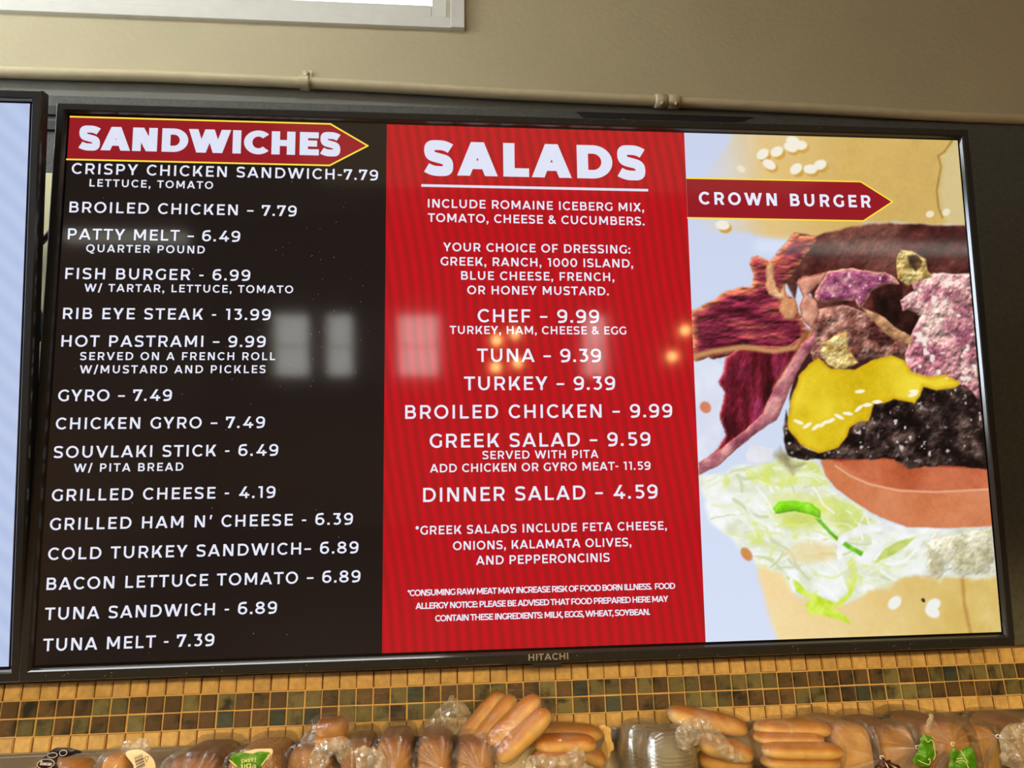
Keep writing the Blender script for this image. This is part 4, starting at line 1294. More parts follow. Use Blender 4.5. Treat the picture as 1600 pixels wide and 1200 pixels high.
# patty and cheese
stroke([(PIC['tomtop'][k][0], PIC['tomtop'][k][1]) for k in range(5)], 10, c3(120, 26, 22), 12)
d = layer('patty', (c3(16, 10, 10), c3(42, 30, 28), c3(88, 70, 64)), 8, 5, 93, 46, 5, contrast=1.2)
hl = np.clip((vnoise(16, 2, 95) - .70) * 9, 0, 1) * np.clip((vnoise(90, 2, 96) - .38) * 4, 0, 1)
paint(hl * soft(d + 8, 6), c3(206, 192, 190))
d = sdf(PIC['cheese'], 4, 97)
ccol = mix(c3(206, 172, 14), c3(244, 220, 62), np.clip(vnoise(150, 3, 98) * 1.5 - .2, 0, 1))
ccol = mix(ccol, c3(214, 168, 20), np.clip(1 + d / 16, 0, 1) * (d < 0))
paint(soft(d, 5), ccol)
dots(PTS['hl'], 18, 6, c3(250, 244, 216))
hl = np.clip((vnoise(22, 2, 99) - .66) * 9, 0, 1) * soft(sdf(PIC['past2'], 0), 6) * (gy > 300)
paint(hl * .9, c3(248, 238, 226))
hl = np.clip((vnoise(16, 2, 100) - .68) * 9, 0, 1) * soft(sdf(PIC['past1'], 0) + 10, 6)
paint(hl * .9, c3(240, 206, 200))

# fine surface grain of the food, none on the plain background
food = np.clip((np.abs(IMG - np.array([208, 218, 242])).sum(2) - 40) / 60, 0, 1)
grain = (vnoise(9, 2, 201) - .5) * .26 + (vnoise(26, 2, 202) - .5) * .18
dark = np.clip(1.25 - IMG.mean(2) / 150, .10, 1)
IMG = np.clip(IMG * (1 + grain * food * dark)[..., None], 0, 255)
bm = bmesh.new()
clay = bm.verts.layers.float_color.new('picture')
lin = np.where(IMG > 10, ((IMG / 255 + .055) / 1.055) ** 2.4, IMG / 255 / 12.92)
grid = []
for j in range(NY):
    row = []
    for i in range(NX):
        vv = bm.verts.new(scr(1284 + 636 * i / (NX - 1), 1079 * j / (NY - 1), -.0002))
        vv[clay] = (*lin[j, i], 1)
        row.append(vv)
    grid.append(row)
for j in range(NY - 1):
    for i in range(NX - 1):
        bm.faces.new((grid[j + 1][i], grid[j + 1][i + 1], grid[j][i + 1], grid[j][i]))
obj('burger_picture', bm, M_scr_pic, disp)['label'] = 'close-up picture of a burger with bacon, cheese, patty, tomato and lettuce'

# maker's lettering and the little sensor tab under the bezel
bm = bmesh.new()
text_to(bm, lay_text('HITACHI', 79, 12.4, .215, .18, 1.13), lambda px, py: scr(923.5 + px, 1100.5 - py, -.0070))
for f in bm.faces:
    if f.normal.y > 0:
        f.normal_flip()
obj('brand_lettering', bm, M_logo, tv)
bm = bmesh.new()
a, b = scr(933, 1115.5, 0), scr(990, 1107, 0)
box(bm, a.x, b.x, -.003, .012, a.z, b.z, .001)
obj('remote_sensor', bm, M_case, tv)
# dust specks on the glass and bezel
M_dust = mat('pale_dust', srgb(190, 186, 176), 0.8)
random.seed(21)
bm = bmesh.new()
DUST = [(random.gauss(490, 60), random.uniform(130, 560)) for _ in range(46)] + [(random.uniform(10, 1900), random.uniform(1091, 1103)) for _ in range(46)] + \
       [(random.uniform(10, 620), random.uniform(100, 1070)) for _ in range(26)] + [(random.uniform(700, 1900), -16 + random.uniform(-4, 4)) for _ in range(10)]
for u, v in DUST:
    rr = random.uniform(.0004, .00085)
    c = scr(u, v, -.0068 if (v > 1085 or v < -6) else -.0016)
    vs = [bm.verts.new(c + Vector((math.cos(k * 1.047) * rr, 0, math.sin(k * 1.047) * rr))) for k in range(6)]
    f = bm.faces.new(vs)
    if f.normal.y > 0:
        f.normal_flip()
o = obj('dust_specks', bm, M_dust, tv)
o['kind'] = 'stuff'
o['label'] = 'pale dust specks'
# wall bracket: arm bars seen in the slot between the two screens
tv_inv = Matrix.LocRotScale(tv.location, tv.rotation_euler.to_quaternion(), None).inverted()
for xx in (.35, 1.3):
    bm = bmesh.new()
    box(bm, xx - .03, xx + .03, .035, .0855, 1.75, 2.3)
    bmesh.ops.transform(bm, matrix=tv_inv, verts=bm.verts)
    obj('wall_bracket', bm, M_case, tv)

# the neighbouring screen
tv2 = thing('television', 'second screen at the left edge showing plain pale blue', 'television', (-.0200 - (960 + 25.5) * S, 0.004, 1.549), (R(12.1), 0, 0))
television_shell(tv2)
d2 = display_glass(tv2)
bm = bmesh.new()
quad(bm, [(0, 0), (1920, 0), (1920, 1079), (0, 1079)], -.0002)
obj('picture', bm, M_scr_blue, d2)
bm = bmesh.new()
box(bm, -.25, .25, .05, .10, .35, .45)
obj('wall_bracket', bm, M_case, tv2)

for zz, lab in ((2.652, 'upper black mounting rail on the board, seen in the slot between the screens'), (2.615, 'lower black mounting rail on the board, seen in the slot between the screens')):
    bm = bmesh.new()
    box(bm, -.36, -.06, .079, .0862, zz - .011, zz + .011, .001)
    o = obj('mounting_rail', bm, M_case)
    tag(o, lab, 'rail', 'mounting rails on the board')
# cream panel and hanging cable seen in the slot
bm = bmesh.new()
box(bm, -.34, .02, .0825, .0858, 1.72, 2.502, .0008)
o = obj('wall_panel', bm, M_panel)
tag(o, 'pale cream panel on the wall, visible in the slot between the two screens', 'panel')
bm = bmesh.new()
tube(bm, smooth_line([(-.20, .074, 1.95), (-.165, .070, 2.05), (-.115, .066, 2.14), (-.145, .066, 2.22), (-.165, .068, 2.29), (-.10, .070, 2.40), (-.04, .072, 2.36), (-.01, .074, 2.25)], 8), .0055, 10)
o = obj('power_cable', bm, M_cable, None, True)
tag(o, 'black cable looping across the cream panel between the two screens', 'cable')

# ------------------------------------------------------------------ steel shelf
shelf = thing('wall_shelf', 'long stainless steel shelf under the tile band, full of bagged bread', 'shelf', (0.85, .0795, 1.335))
so = shelf.location
SX0, SX1 = -1.2, 3.2
SZ = 1.335


def sbox(bm, x0, x1, y0, y1, z0, z1, b=0):
    box(bm, x0 - so.x, x1 - so.x, y0 - so.y, y1 - so.y, z0 - so.z, z1 - so.z, b)


bm = bmesh.new()
sbox(bm, SX0, SX1, -.150, .0795, SZ - .012, SZ)
sbox(bm, SX0, SX1, -.152, -.146, SZ - .012, SZ + .024, .001)
obj('tray', bm, M_steel, shelf)
bm = bmesh.new()
sbox(bm, SX0, SX1, .0765, .0795, SZ, 1.4040)
sbox(bm, SX0, SX1, .0740, .0795, 1.4020, 1.4085, .0012)
obj('back_panel', bm, M_steel, shelf)
for x in (-.9, .4, 1.7, 2.9):
    bm = bmesh.new()
    sbox(bm, x - .015, x + .015, -.12, .099, SZ - .03, SZ - .012, .001)
    sbox(bm, x - .015, x + .015, .086, .099, SZ - .16, SZ - .012, .001)
    obj('bracket', bm, M_steel, shelf)

# ------------------------------------------------------------------ bread and bags


def hmul(c, k):
    return tuple(q * k for q in c)


CRUST = dict(gold=(srgb(228, 186, 106), srgb(180, 112, 32)), brown=(srgb(200, 146, 72), srgb(134, 78, 26)), dark=(srgb(160, 104, 60), srgb(112, 66, 32)),
             tan=(srgb(214, 170, 104), srgb(174, 118, 60)))


def set_crust(o, kind, fn):
    """crust colour: baked darker on the bread's own top, paler along its sides"""
    pale, baked = (Vector(q) for q in CRUST[kind])
    at = o.data.attributes.new('crust', 'FLOAT_COLOR', 'POINT')
    for i, v in enumerate(o.data.vertices):
        k = max(0, min(1, fn(v.co, v.normal)))
        c = pale.lerp(baked, k)
        at.data[i].color = (c.x, c.y, c.z, 1)


def roll_mesh(L, th, dp, seed, slit=True):
    """a soft hoagie roll: long axis X, thickness Z, depth Y, rounded ends, belly line"""
    bm = bmesh.new()
    nu, nv = 30, 22
    rows = []
    for i in range(nu + 1):
        s = -1 + 2 * i / nu
        prof = max(0.0, 1 - abs(s) ** 4.6) ** .5
        row = []
        for j in range(nv):
            a = 2 * math.pi * j / nv
            ca, sa = math.cos(a), math.sin(a)
            y = math.copysign(abs(ca) ** .85, ca) * dp / 2 * prof
            z = math.copysign(abs(sa) ** .85, sa) * th / 2 * prof
            if slit and abs(sa) < .22:
                y *= .94
            v = Vector((s * L / 2, y, z))
            v *= 1 + .05 * noise.noise(v * 28 + Vector((seed * 7, 0, 0))) + .015 * noise.noise(v * 90 + Vector((seed * 3, 0, 0)))
            row.append(bm.verts.new(v))
        rows.append(row)
    for a, b in zip(rows, rows[1:]):
        for j in range(nv):
            bm.faces.new((a[j], a[(j + 1) % nv], b[(j + 1) % nv], b[j]))
    bmesh.ops.remove_doubles(bm, verts=bm.verts, dist=.0002)
    bmesh.ops.recalc_face_normals(bm, faces=bm.faces)
    return bm


def set_fold_glint(o, fn):
    """where the film is folded double or creased it turns milky"""
    at = o.data.attributes.new('fold', 'FLOAT', 'POINT')
    for i, v in enumerate(o.data.vertices):
        at.data[i].value = max(0.0, min(1.0, fn(v.co, i)))
    return o


def ridge(co, seed, f=30, p=9):
    q = Vector((co.x * f + seed * 3.1, co.y * f * .6, co.z * f))
    q += noise.noise_vector(q * .7) * .6
    return (1 - abs(noise.noise(q))) ** p


def bag_around(objs, parent, name='bag', margin=.004, wr=.0035, seed=0, material=None, extra=()):
    """clear bag drawn taut over the bread it holds, wrinkled between the contact points"""
    hb = bmesh.new()
    for o in objs:
        m = o.matrix_basis if o.parent == parent else Matrix()
        for v in list(o.data.vertices)[::2]:
            hb.verts.new(m @ v.co)
    for e in extra:
        hb.verts.new(e)
    r = bmesh.ops.convex_hull(hb, input=hb.verts)
    c = sum((v.co for v in hb.verts), Vector()) / len(hb.verts)
    bvh = BVHTree.FromBMesh(hb)
    bm = bmesh.new()
    nu, nv = 34, 64
    rows = []
    for i in range(1, nu):
        th = math.pi * i / nu
        row = []
        for j in range(nv):
            ph = 2 * math.pi * j / nv
            d = Vector((math.sin(th) * math.cos(ph), math.sin(th) * math.sin(ph), math.cos(th)))
            far = c + d * 1.0
            hit = bvh.ray_cast(far, -d)
            rad = (hit[0] - c).length if hit[0] else .03
            p = d * (rad + margin)
            n = noise.noise(p * 60 + Vector((seed, 0, 0))) * .6 + abs(noise.noise(p * 34 + Vector((0, seed, 0)))) * .9
            p += d * wr * n
            row.append(bm.verts.new(c + p))
        rows.append(row)
    for a, b in zip(rows, rows[1:]):
        for j in range(nv):
            bm.faces.new((a[j], b[j], b[(j + 1) % nv], a[(j + 1) % nv]))
    t_ = bm.verts.new(sum((v.co for v in rows[0]), Vector()) / nv)
    b_ = bm.verts.new(sum((v.co for v in rows[-1]), Vector()) / nv)
    for j in range(nv):
        bm.faces.new((t_, rows[0][j], rows[0][(j + 1) % nv]))
        bm.faces.new((b_, rows[-1][(j + 1) % nv], rows[-1][j]))
    hb.free()
    return set_fold_glint(obj(name, bm, material or M_bag, parent, True), lambda co, i: .55 * ridge(co, seed, 26, 16) * (.4 + .6 * noise.noise(co * 25) if True else 1))


def sheet(outline, step=.0045, bulge=.006, wr=.003, seed=0, two=True, off=0.0):
    """a piece of film or label: its outline lies in a plane facing the aisle; it bellies out and wrinkles"""
    pts = smooth_line(outline, 5, True)
    if wr > .0015:
        pts = [p + Vector((noise.noise(p * 140 + Vector((seed, 0, 0))), 0, noise.noise(p * 140 + Vector((0, seed, 9))))) * .0045 for p in pts]
    y0 = pts[0].y
    P2 = [Vector((p.x, p.z)) for p in pts]
    n = len(P2)
    xs, zs = [p.x for p in P2], [p.y for p in P2]

    def inside(q):
        c = False
        for i in range(n):
            a, b = P2[i], P2[(i + 1) % n]
            if (a.y > q.y) != (b.y > q.y) and q.x < (b.x - a.x) * (q.y - a.y) / (b.y - a.y) + a.x:
                c = not c
        return c

    def edge(q):
        m = 1e9
        for i in range(n):
            a, b = P2[i], P2[(i + 1) % n]
            e = b - a
            k = max(0, min(1, (q - a).dot(e) / (e.length_squared or 1e-12)))
            m = min(m, (q - a - e * k).length)
        return m
    inner = []
    x = min(xs) + step / 2
    k = 0
    while x < max(xs):
        z = min(zs) + step * (.25 if k % 2 else .75)
        while z < max(zs):
            q = Vector((x, z))
            if inside(q) and edge(q) > step * .5:
                inner.append(q)
            z += step
        x += step * .87
        k += 1
    co, _, faces, *_ = delaunay_2d_cdt(P2 + inner, [(i, (i + 1) % n) for i in range(n)], [list(range(n))], 1, 1e-6)
    bm = bmesh.new()
    for sgn in ((-1, 1) if two else (-1,)):
        vs = []
        for q in co:
            d = edge(q)
            b = bulge * min(1, d / .018) ** .6
            w = wr * (1.2 * noise.noise(Vector((q.x * 90 + seed, q.y * 90, sgn * 3))) + 1.2 * abs(noise.noise(Vector((q.x * 150, q.y * 70 + seed, sgn)))) + .35 * noise.noise(Vector((q.x * 400, q.y * 400 + seed, sgn))))
            vs.append(bm.verts.new((q.x, y0 + off + sgn * b + w * min(1, d / .004), q.y)))
        for f in faces:
            try:
                ff = bm.faces.new([vs[i] for i in f])
                if (ff.normal.y > 0) == (sgn < 0):
                    ff.normal_flip()
            except ValueError:
                pass
    return bm


def localize(bm, parent):
    bmesh.ops.translate(bm, vec=-parent.location, verts=bm.verts)
    return bm


def ribbon(bm, pts, width, yoff=0.0, mi=0):
    """flat ink line on a label facing the aisle"""
    q = smooth_line(pts, 5)
    P2 = g_path([(p.x, p.z) for p in q], width)
    y = q[0].y + yoff
    text_to(bm, P2, lambda x, z: Vector((x, y, z)), mi)


def face_aisle(bm):
    bm.normal_update()
    for f in bm.faces:
        if f.normal.y > 0:
            f.normal_flip()
    return bm


def roll_pack(name, label, rolls, kind, group, seed, yspan=.05, bagkw=None, extra=()):
    xs = [p for r_ in rolls for p in (r_[0], r_[1])]
    base = Vector((sum(p[0] for p in xs) / len(xs), sum(p[1] for p in xs) / len(xs), SZ))
    t = thing(name, label, 'bread', base, (0, 0, 0), group)
    made = []
    for i, (a, b, th) in enumerate(rolls):
        a, b = Vector(a), Vector(b)
        L = (b - a).length + th * .75
        o = obj('bread_roll', roll_mesh(L * .98, th * 1.16, max(th * 1.25, yspan), seed + i), M_bread, t, True)
        set_crust(o, kind, lambda co, nn: .50 + .9 * nn.z + .3 * noise.noise(co * 45 + Vector((i * 5, 0, 0))) - (.75 * math.exp(-((co.z / th + .10) / .13) ** 2) if nn.y < 0 else 0))
        xax = (b - a).normalized()
        yax = Vector((0, 1, 0))
        zax = xax.cross(yax).normalized()
        yax = zax.cross(xax)
        o.matrix_basis = Matrix.Translation((a + b) / 2 - base) @ Matrix((xax, yax, zax)).transposed().to_4x4()
        made.append(o)
    bag_around(made, t, seed=seed, extra=[Vector(e) - base for e in extra], **(bagkw or {}))
    return t


GRP = 'bags of hoagie rolls on the shelf'
lean = roll_pack('bag_of_rolls', 'clear bag of long golden rolls leaning up steeply, the tallest on the shelf', GOODS['LEAN'], 'gold', GRP, 1, .046,
                 extra=[(.838, -.03, 1.466), (.834, -.01, 1.445)])
o = set_fold_glint(obj('bag_neck', localize(sheet(FILM['empty'], .005, .012, .006, 5), lean), M_crumple, lean), lambda co, i: .6 * ridge(co, 5, 60, 8))
o['label'] = 'empty clear end of the bag standing up'
flat_ = roll_pack('bag_of_rolls', 'bag of golden rolls lying flat, between the leaning bag and the plastic cups', GOODS['FLATB'], 'gold', GRP, 11, .05)
set_fold_glint(obj('bag_fold', localize(sheet(FILM['flatfold'], .005, .008, .005, 6), flat_), M_crumple, flat_), lambda co, i: .6 * ridge(co, 5, 60, 8))
obj('paper_flap', localize(sheet(FILM['cream'], .005, .003, .004, 8), flat_), M_creampaper, flat_, True)
topr = roll_pack('bag_of_rolls', 'bag of golden rolls with a crumpled milky bag end, right of the plastic cups', GOODS['TOPR'], 'gold', GRP, 21, .055)
set_fold_glint(obj('bag_neck', localize(sheet(FILM['crumple'], .004, .010, .007, 7), topr), M_crumple, topr), lambda co, i: .6 * ridge(co, 5, 60, 8))
four = roll_pack('bag_of_rolls', 'clear bag of long rolls stacked level, left of the wheat loaf', GOODS['FOUR'], 'gold', GRP, 31, .05)


# round buns in bags
def bun_pack(label, c, right_, top_, kind, seed, group=None, lower=True, extra=()):
    c, rr, hh = Vector(c), abs(right_[0] - c[0]), abs(top_[2] - c[2])
    t = thing('bag_of_buns', label, 'bread', (c.x, c.y, SZ), (0, 0, 0), group)
    made = []
    for k, dz in enumerate((0, -hh * .9) if lower else (0,)):
        bm = roll_mesh(rr * 2, hh * (1.7 if k == 0 else 1.0), rr * 2, seed + k, False)
        o = obj('bun_half' if lower else 'bun', bm, M_bread, t, True)
        o.location = Vector((0, 0, c.z + dz - SZ))
        set_crust(o, kind if k == 0 else 'gold', lambda co, nn: .45 + .7 * nn.z)
        made.append(o)
    bag_around(made, t, seed=seed, margin=.006, wr=.007, extra=[Vector(e) - t.location for e in extra])
    return t


bb = bun_pack('round brown bun in a crinkled clear bag, lying on top of the loaves', GOODS['BUN'][0], GOODS['BUN'][1], GOODS['BUN'][2], 'brown', 41,
              extra=[(.437, -.03, 1.425), (.518, -.02, 1.43), (.446, -.02, 1.452)])
set_fold_glint(obj('bag_neck', localize(sheet(FILM['buntail'], .004, .012, .007, 9), bb), M_crumple, bb), lambda co, i: .6 * ridge(co, 5, 60, 8))
b2 = bun_pack('clear bag of golden buns with a white barcode sticker, second from the left end', GOODS['BUN2'][0], GOODS['BUN2'][1], GOODS['BUN2'][2], 'gold', 45, lower=False,
              extra=[(.155, -.05, 1.41), (.15, -.05, 1.37), (.2, -.06, 1.37), (.16, -.05, 1.43)])
set_fold_glint(obj('bag_neck', localize(sheet(FILM['tip2'], .004, .006, .005, 10), b2), M_crumple, b2), lambda co, i: .6 * ridge(co, 5, 60, 8))
st = obj('price_sticker', localize(sheet(GOODS['TAG'], .005, .003, .0006, 3, False), b2), M_tagpaper, b2, True)
bm = bmesh.new()
c = Vector(GOODS['TAGC'])
for i in range(9):
    w = (.0005, .0010, .0005, .0016, .0006, .0012, .0005, .0014, .0007)[i]
    z = c.z + .006 - i * .0019
    x = c.x - .001 + i * .0007
    text_to(bm, g_path([(x - .0055, z - .0022), (x + .0055, z + .0022)], w), lambda px, pz: Vector((px, -.1092, pz)))
tri = [(c.x + .0085, c.z + .004), (c.x + .0140, c.z + .0045), (c.x + .0115, c.z - .003), (c.x + .0085, c.z + .004)]
for q0, q1 in zip(tri, tri[1:]):
    text_to(bm, g_path([q0, q1], .0006), lambda px, pz: Vector((px, -.1092, pz)))
obj('barcode', localize(face_aisle(bm), b2), M_ink, st).parent = b2
b1 = bun_pack('clear bag with a navy blue label printed with white ovals', GOODS['BUN1'][0], GOODS['BUN1'][1], GOODS['BUN1'][2], 'gold', 49, lower=False,
              extra=[(.075, -.07, 1.425), (.06, -.05, 1.37), (.13, -.06, 1.43), (.06, -.06, 1.42), (.14, -.06, 1.375)])
nv = obj('label', localize(sheet(GOODS['NAVY'], .004, .004, .001, 4, False), b1), M_navy, b1, True)
nv['label'] = 'navy label with white ovals'
bm = bmesh.new()
for i, (ea, eb) in enumerate(GOODS['NAVYE']):
    ea, eb = Vector(ea), Vector(eb)
    rx = eb.x - ea.x
    rz = rx * (.55, .5, .75)[i]
    text_to(bm, g_ring(ea.x, ea.z, rx, rz, .0007, .0007), lambda px, pz: Vector((px, -.1170, pz)))
    wd = rx * 1.35
    polys = lay_text('DUNFORD', wd, wd * .22, .2, .17, .8) if i == 0 else []
    # script lower case look: tall first letter, smaller rest, slanted
    text_to(bm, [[(ea.x - wd / 2 + px + pz * .25, ea.z - .0012 + pz * (1.5 if px < wd * .14 else 1.0) - px * .10) for px, pz in p] for p in polys], lambda px, pz: Vector((px, -.1170, pz)))
obj('label_print', localize(face_aisle(bm), b1), M_white_ink, b1)


# sliced loaves standing end-on in bags gathered at the front
def loaf_mesh(w, h, y0, y1, seed):
    bm = bmesh.new()
    nv, nu = 40, 14
    rows = []
    for i in range(nu + 1):
        s = i / nu
        y = y0 + (y1 - y0) * s
        e = min(s, 1 - s)
        k = 1 - .16 * max(0, 1 - e / .10) ** 2
        row = []
        for j in range(nv):
            a = 2 * math.pi * j / nv
            ca, sa = math.cos(a), math.sin(a)
            x = math.copysign(abs(ca) ** .5, ca) * w / 2 * k * (1.0 + .05 * sa)
            z = h / 2 + math.copysign(abs(sa) ** (.60 if sa > 0 else .42), sa) * h / 2 * k
            n = noise.noise(Vector((x * 40, y * 40, z * 40 + seed * 5)))
            row.append(bm.verts.new((x + n * .0012, y, z + n * .0012)))
        rows.append(row)
    for a, b in zip(rows, rows[1:]):
        for j in range(nv):
            bm.faces.new((a[j], a[(j + 1) % nv], b[(j + 1) % nv], b[j]))
    prev = rows[0]
    for q, dy in ((.86, -.0022), (.68, -.0034), (.48, -.0040), (.28, -.0042), (.10, -.0042)):
        ring = [bm.verts.new((v.co.x * q, y0 + dy + .0008 * noise.noise(Vector((v.co.x * 80 * q, seed, v.co.z * 80 * q))), h / 2 + (v.co.z - h / 2) * q)) for v in rows[0]]
        for j in range(nv):
            bm.faces.new((ring[j], ring[(j + 1) % nv], prev[(j + 1) % nv], prev[j]))
        prev = ring
    bm.faces.new(prev)
    bm.faces.new(rows[-1])
    bmesh.ops.recalc_face_normals(bm, faces=bm.faces)
    return bm


def loaf_bag(w, h, y0, y1, g, seed, pleats=19):
    """bag following the loaf and drawn together at point g in front of it, pleated like a fan"""
    bm = bmesh.new()
    nv = 120
    rows = []
    steps = [('b', 1.0), ('b', .55), ('b', .1), ('c', 0.0), ('c', .12), ('c', .25), ('c', .4), ('c', .55), ('c', .7), ('c', .82), ('c', .92), ('c', 1.0)]
    for kind, s in steps:
        row = []
        for j in range(nv):
            a = 2 * math.pi * j / nv
            ca, sa = math.cos(a), math.sin(a)
            X = math.copysign(abs(ca) ** .5, ca) * (w / 2 + .0035)
            Z = h / 2 + math.copysign(abs(sa) ** (.60 if sa > 0 else .42), sa) * (h / 2 + .0035)
            wr = .0018 * noise.noise(Vector((X * 60, s * 6, Z * 60 + seed)))
            if kind == 'b':
                y = y0 + (y1 - y0) * s
                p = Vector((X * (1 + wr * 20), y, h / 2 + (Z - h / 2) * (1 + wr * 20)))
                if p.z < .0012:
                    p.z = .0012
            else:
                cone = (1 - s) ** .8
                gx_, gz_ = g.x, g.z
                p = Vector((gx_ + (X - gx_) * cone, y0 - .002 + (g.y - y0) * (1 - cone) ** 1.6, gz_ + (Z - gz_) * cone))
                if p.z < .0012:
                    p.z = .0012
                amp = .0055 * math.sin(math.pi * min(1, s * 1.15)) ** .7 * (1 if s < 1 else .2)
                p.y += amp * math.sin(pleats * a + 3 * noise.noise(Vector((a * 2, seed, 0)))) - .001
            row.append(bm.verts.new(p))
        rows.append(row)
    for a, b in zip(rows, rows[1:]):
        for j in range(nv):
            bm.faces.new((a[j], a[(j + 1) % nv], b[(j + 1) % nv], b[j]))
    bm.faces.new(rows[0])
    bmesh.ops.recalc_face_normals(bm, faces=bm.faces)
    return bm


LOAFLABEL = dict(
    dark=('loaf_of_bread', 'dark brown crusted loaf, left of the green-labelled bag', 'dark', M_bread),
    seeded=('loaf_of_bread', 'seeded loaf in a clear bag under an upside-down green label, near the left end', 'tan', M_seeded),
    brownleft=('loaf_of_bread', 'brown bagged loaf just right of the green-labelled bag, under the bun bag', 'brown', M_bread),
    behind=('loaf_of_bread', 'golden loaf half hidden behind a looped bag end, right of the bun bag', 'brown', M_bread),
    a=('loaf_of_bread', 'leftmost of three matching loaves set end-on in gathered clear bags', 'brown', M_bread),
    b=('loaf_of_bread', 'middle one of three matching loaves set end-on in gathered clear bags', 'brown', M_bread),
    c=('loaf_of_bread', 'rightmost of three matching end-on loaves, beside the steeply leaning rolls', 'brown', M_bread),
    wheat=('loaf_of_bread', 'wheat loaf in a clear bag whose maroon printed end hangs from the gather', 'tan', M_bread),
    d=('loaf_of_bread', 'loaf with a green printed bag end twisted up in front, beside the wheat loaf', 'brown', M_bread),
    e=('loaf_of_bread', 'wide loaf with a fan-pleated bag and a green bag end hanging from the gather', 'brown', M_bread),
    f=('loaf_of_bread', 'small golden loaf with a milky bag end spreading to the right, near the right end', 'gold', M_bread),
    g=('loaf_of_bread', 'brown loaf behind the milky bag end at the right edge', 'brown', M_bread))
LOAF = {}
for i, (k, (cx, w, zt, g)) in enumerate(LOAVES.items()):
    nm, label, kind, mm = LOAFLABEL[k]
    y0, y1 = (-.072, .066)
    if k in ('behind', 'g', 'brownleft'):
        y0 = -.045
    if k == 'f':
        y0 = -.060
    h = zt - SZ
    w = w * .97
    t = thing(nm, label, 'bread', (cx, 0, SZ), (0, 0, 0), 'bagged loaves on the shelf')
    o = obj('loaf', loaf_mesh(w - .004, h - .004, y0 + .0055, y1 - .004, i), mm, t, True)
    hh = h / 2
    set_crust(o, kind, lambda co, nn: (.75 + .4 * nn.z if nn.y > -.6 else -.1 + .85 * (co.z / h) ** 1.5 + .35 * min(1, max(abs(co.x) / (w / 2), abs(co.z - hh) / hh)) ** 4) + .35 * noise.noise(co * 50))
    gg = Vector(g) - t.location if g else Vector((0, y0 - .030, h * .45))
    gg.y = min(gg.y, y0 - .022)
    gg.x = max(-w * .42, min(w * .42, gg.x))
    bg_ = obj('bag', loaf_bag(w, h, y0, y1, gg, i * 3.1), M_bagfine, t, True)
    set_fold_glint(bg_, lambda co, q: .75 * max(0, math.sin(23 * 2 * math.pi * (q % 120) / 120 + 5 * noise.noise(Vector((q % 120 / 9, i, 0))))) ** 6 * max(0, min(1, (q // 120 - 3) / 3)) * (.5 + .9 * noise.noise(Vector((q % 120 / 5, i * 4, 2)))) + .25 * ridge(co, i, 34, 18))
    LOAF[k] = t
    if k in 'abcwheatdef':
        bm = bmesh.new()
        ring = [gg + Vector((math.cos(q) * .0028, -.0012 * math.sin(q * 2), math.sin(q) * .0028)) for q in [j * 2 * math.pi / 12 for j in range(13)]]
        tube(bm, ring, .0008, 6)
        obj('twist_tie', bm, M_white_ink, t, True)

t = LOAF['seeded']
o = obj('label', localize(sheet(GOODS['GREEN'], .004, .003, .001, 12, False), t), M_green, t, True)
o['label'] = 'green label printed upside down'
bm = bmesh.new()
text_pts = lambda a, b, txt, cap, wm: [[(a[0] + (b[0] - a[0]) - px, a[2] + (b[2] - a[2]) * (1 - px / max(1e-6, b[0] - a[0])) - py) for px, py in p] for p in lay_text(txt, b[0] - a[0], cap, .2, .17, wm)]
(fa, fb), (wa, wb) = GOODS['FARMS'], GOODS['WEST']
text_to(bm, text_pts((fa[0], 0, fa[2] + .004), (fb[0], 0, fb[2] + .004), 'FARMS', .0055, .8), lambda px, pz: Vector((px, -.1072, pz)))
text_to(bm, text_pts((wa[0], 0, wa[2] + .0045), (wb[0], 0, wb[2] + .0045), 'WESTE', .0085, .55), lambda px, pz: Vector((px, -.1072, pz)))
for L in ([(.347, 0, 1.4225), (.353, 0, 1.418), (.358, 0, 1.4135)], [(.4035, 0, 1.428), (.3985, 0, 1.420), (.393, 0, 1.413)]):
    ribbon(bm, [(q[0], -.1066, q[2]) for q in L], .0014)
obj('label_print', localize(face_aisle(bm), t), M_lime, t)
bm = sheet(GOODS['GREENTOP'], .004, .001, .0008, 13, False)
obj('label_edge', localize(bm, t), M_tagpaper, t, True)

t = LOAF['behind']
set_fold_glint(obj('bag_neck', localize(sheet(FILM['looptail'], .004, .010, .006, 14), t), M_crumple, t), lambda co, i: .6 * ridge(co, 5, 60, 8))
t = LOAF['d']
set_fold_glint(obj('bag_neck', localize(sheet(GOODS['TAIL19'], .003, .003, .002, 15), t), M_crumple, t), lambda co, i: .6 * ridge(co, 5, 60, 8))
obj('printed_bag_end', localize(sheet(GOODS['TAIL19G'], .003, .004, .003, 16), t), M_green, t, True)
bm = bmesh.new()
for L in GOODS['TAIL19L']:
    ribbon(bm, L, .0011, -.006)
obj('bag_print', localize(face_aisle(bm), t), M_lime, t)
obj('back_label', localize(sheet(GOODS['GREENBACK'], .005, .002, .002, 17, off=.03), t), M_green, t, True)
t = LOAF['e']
obj('printed_bag_end', localize(sheet(GOODS['TAIL21G'], .003, .004, .003, 18), t), M_green, t, True)
bm = bmesh.new()
for L in GOODS['TAIL21L']:
    ribbon(bm, L, .0011, -.006)
obj('bag_print', localize(face_aisle(bm), t), M_lime, t)
t = LOAF['f']
set_fold_glint(obj('bag_neck', localize(sheet(FILM['righttail'], .004, .010, .006, 19), t), M_crumple, t), lambda co, i: .6 * ridge(co, 5, 60, 8))
t = LOAF['wheat']
obj('printed_bag_end', localize(sheet(FILM['maroontail'], .003, .003, .003, 20), t), M_maroon, t, True)
bm = bmesh.new()
q0 = Vector(FILM['maroontail'][0])
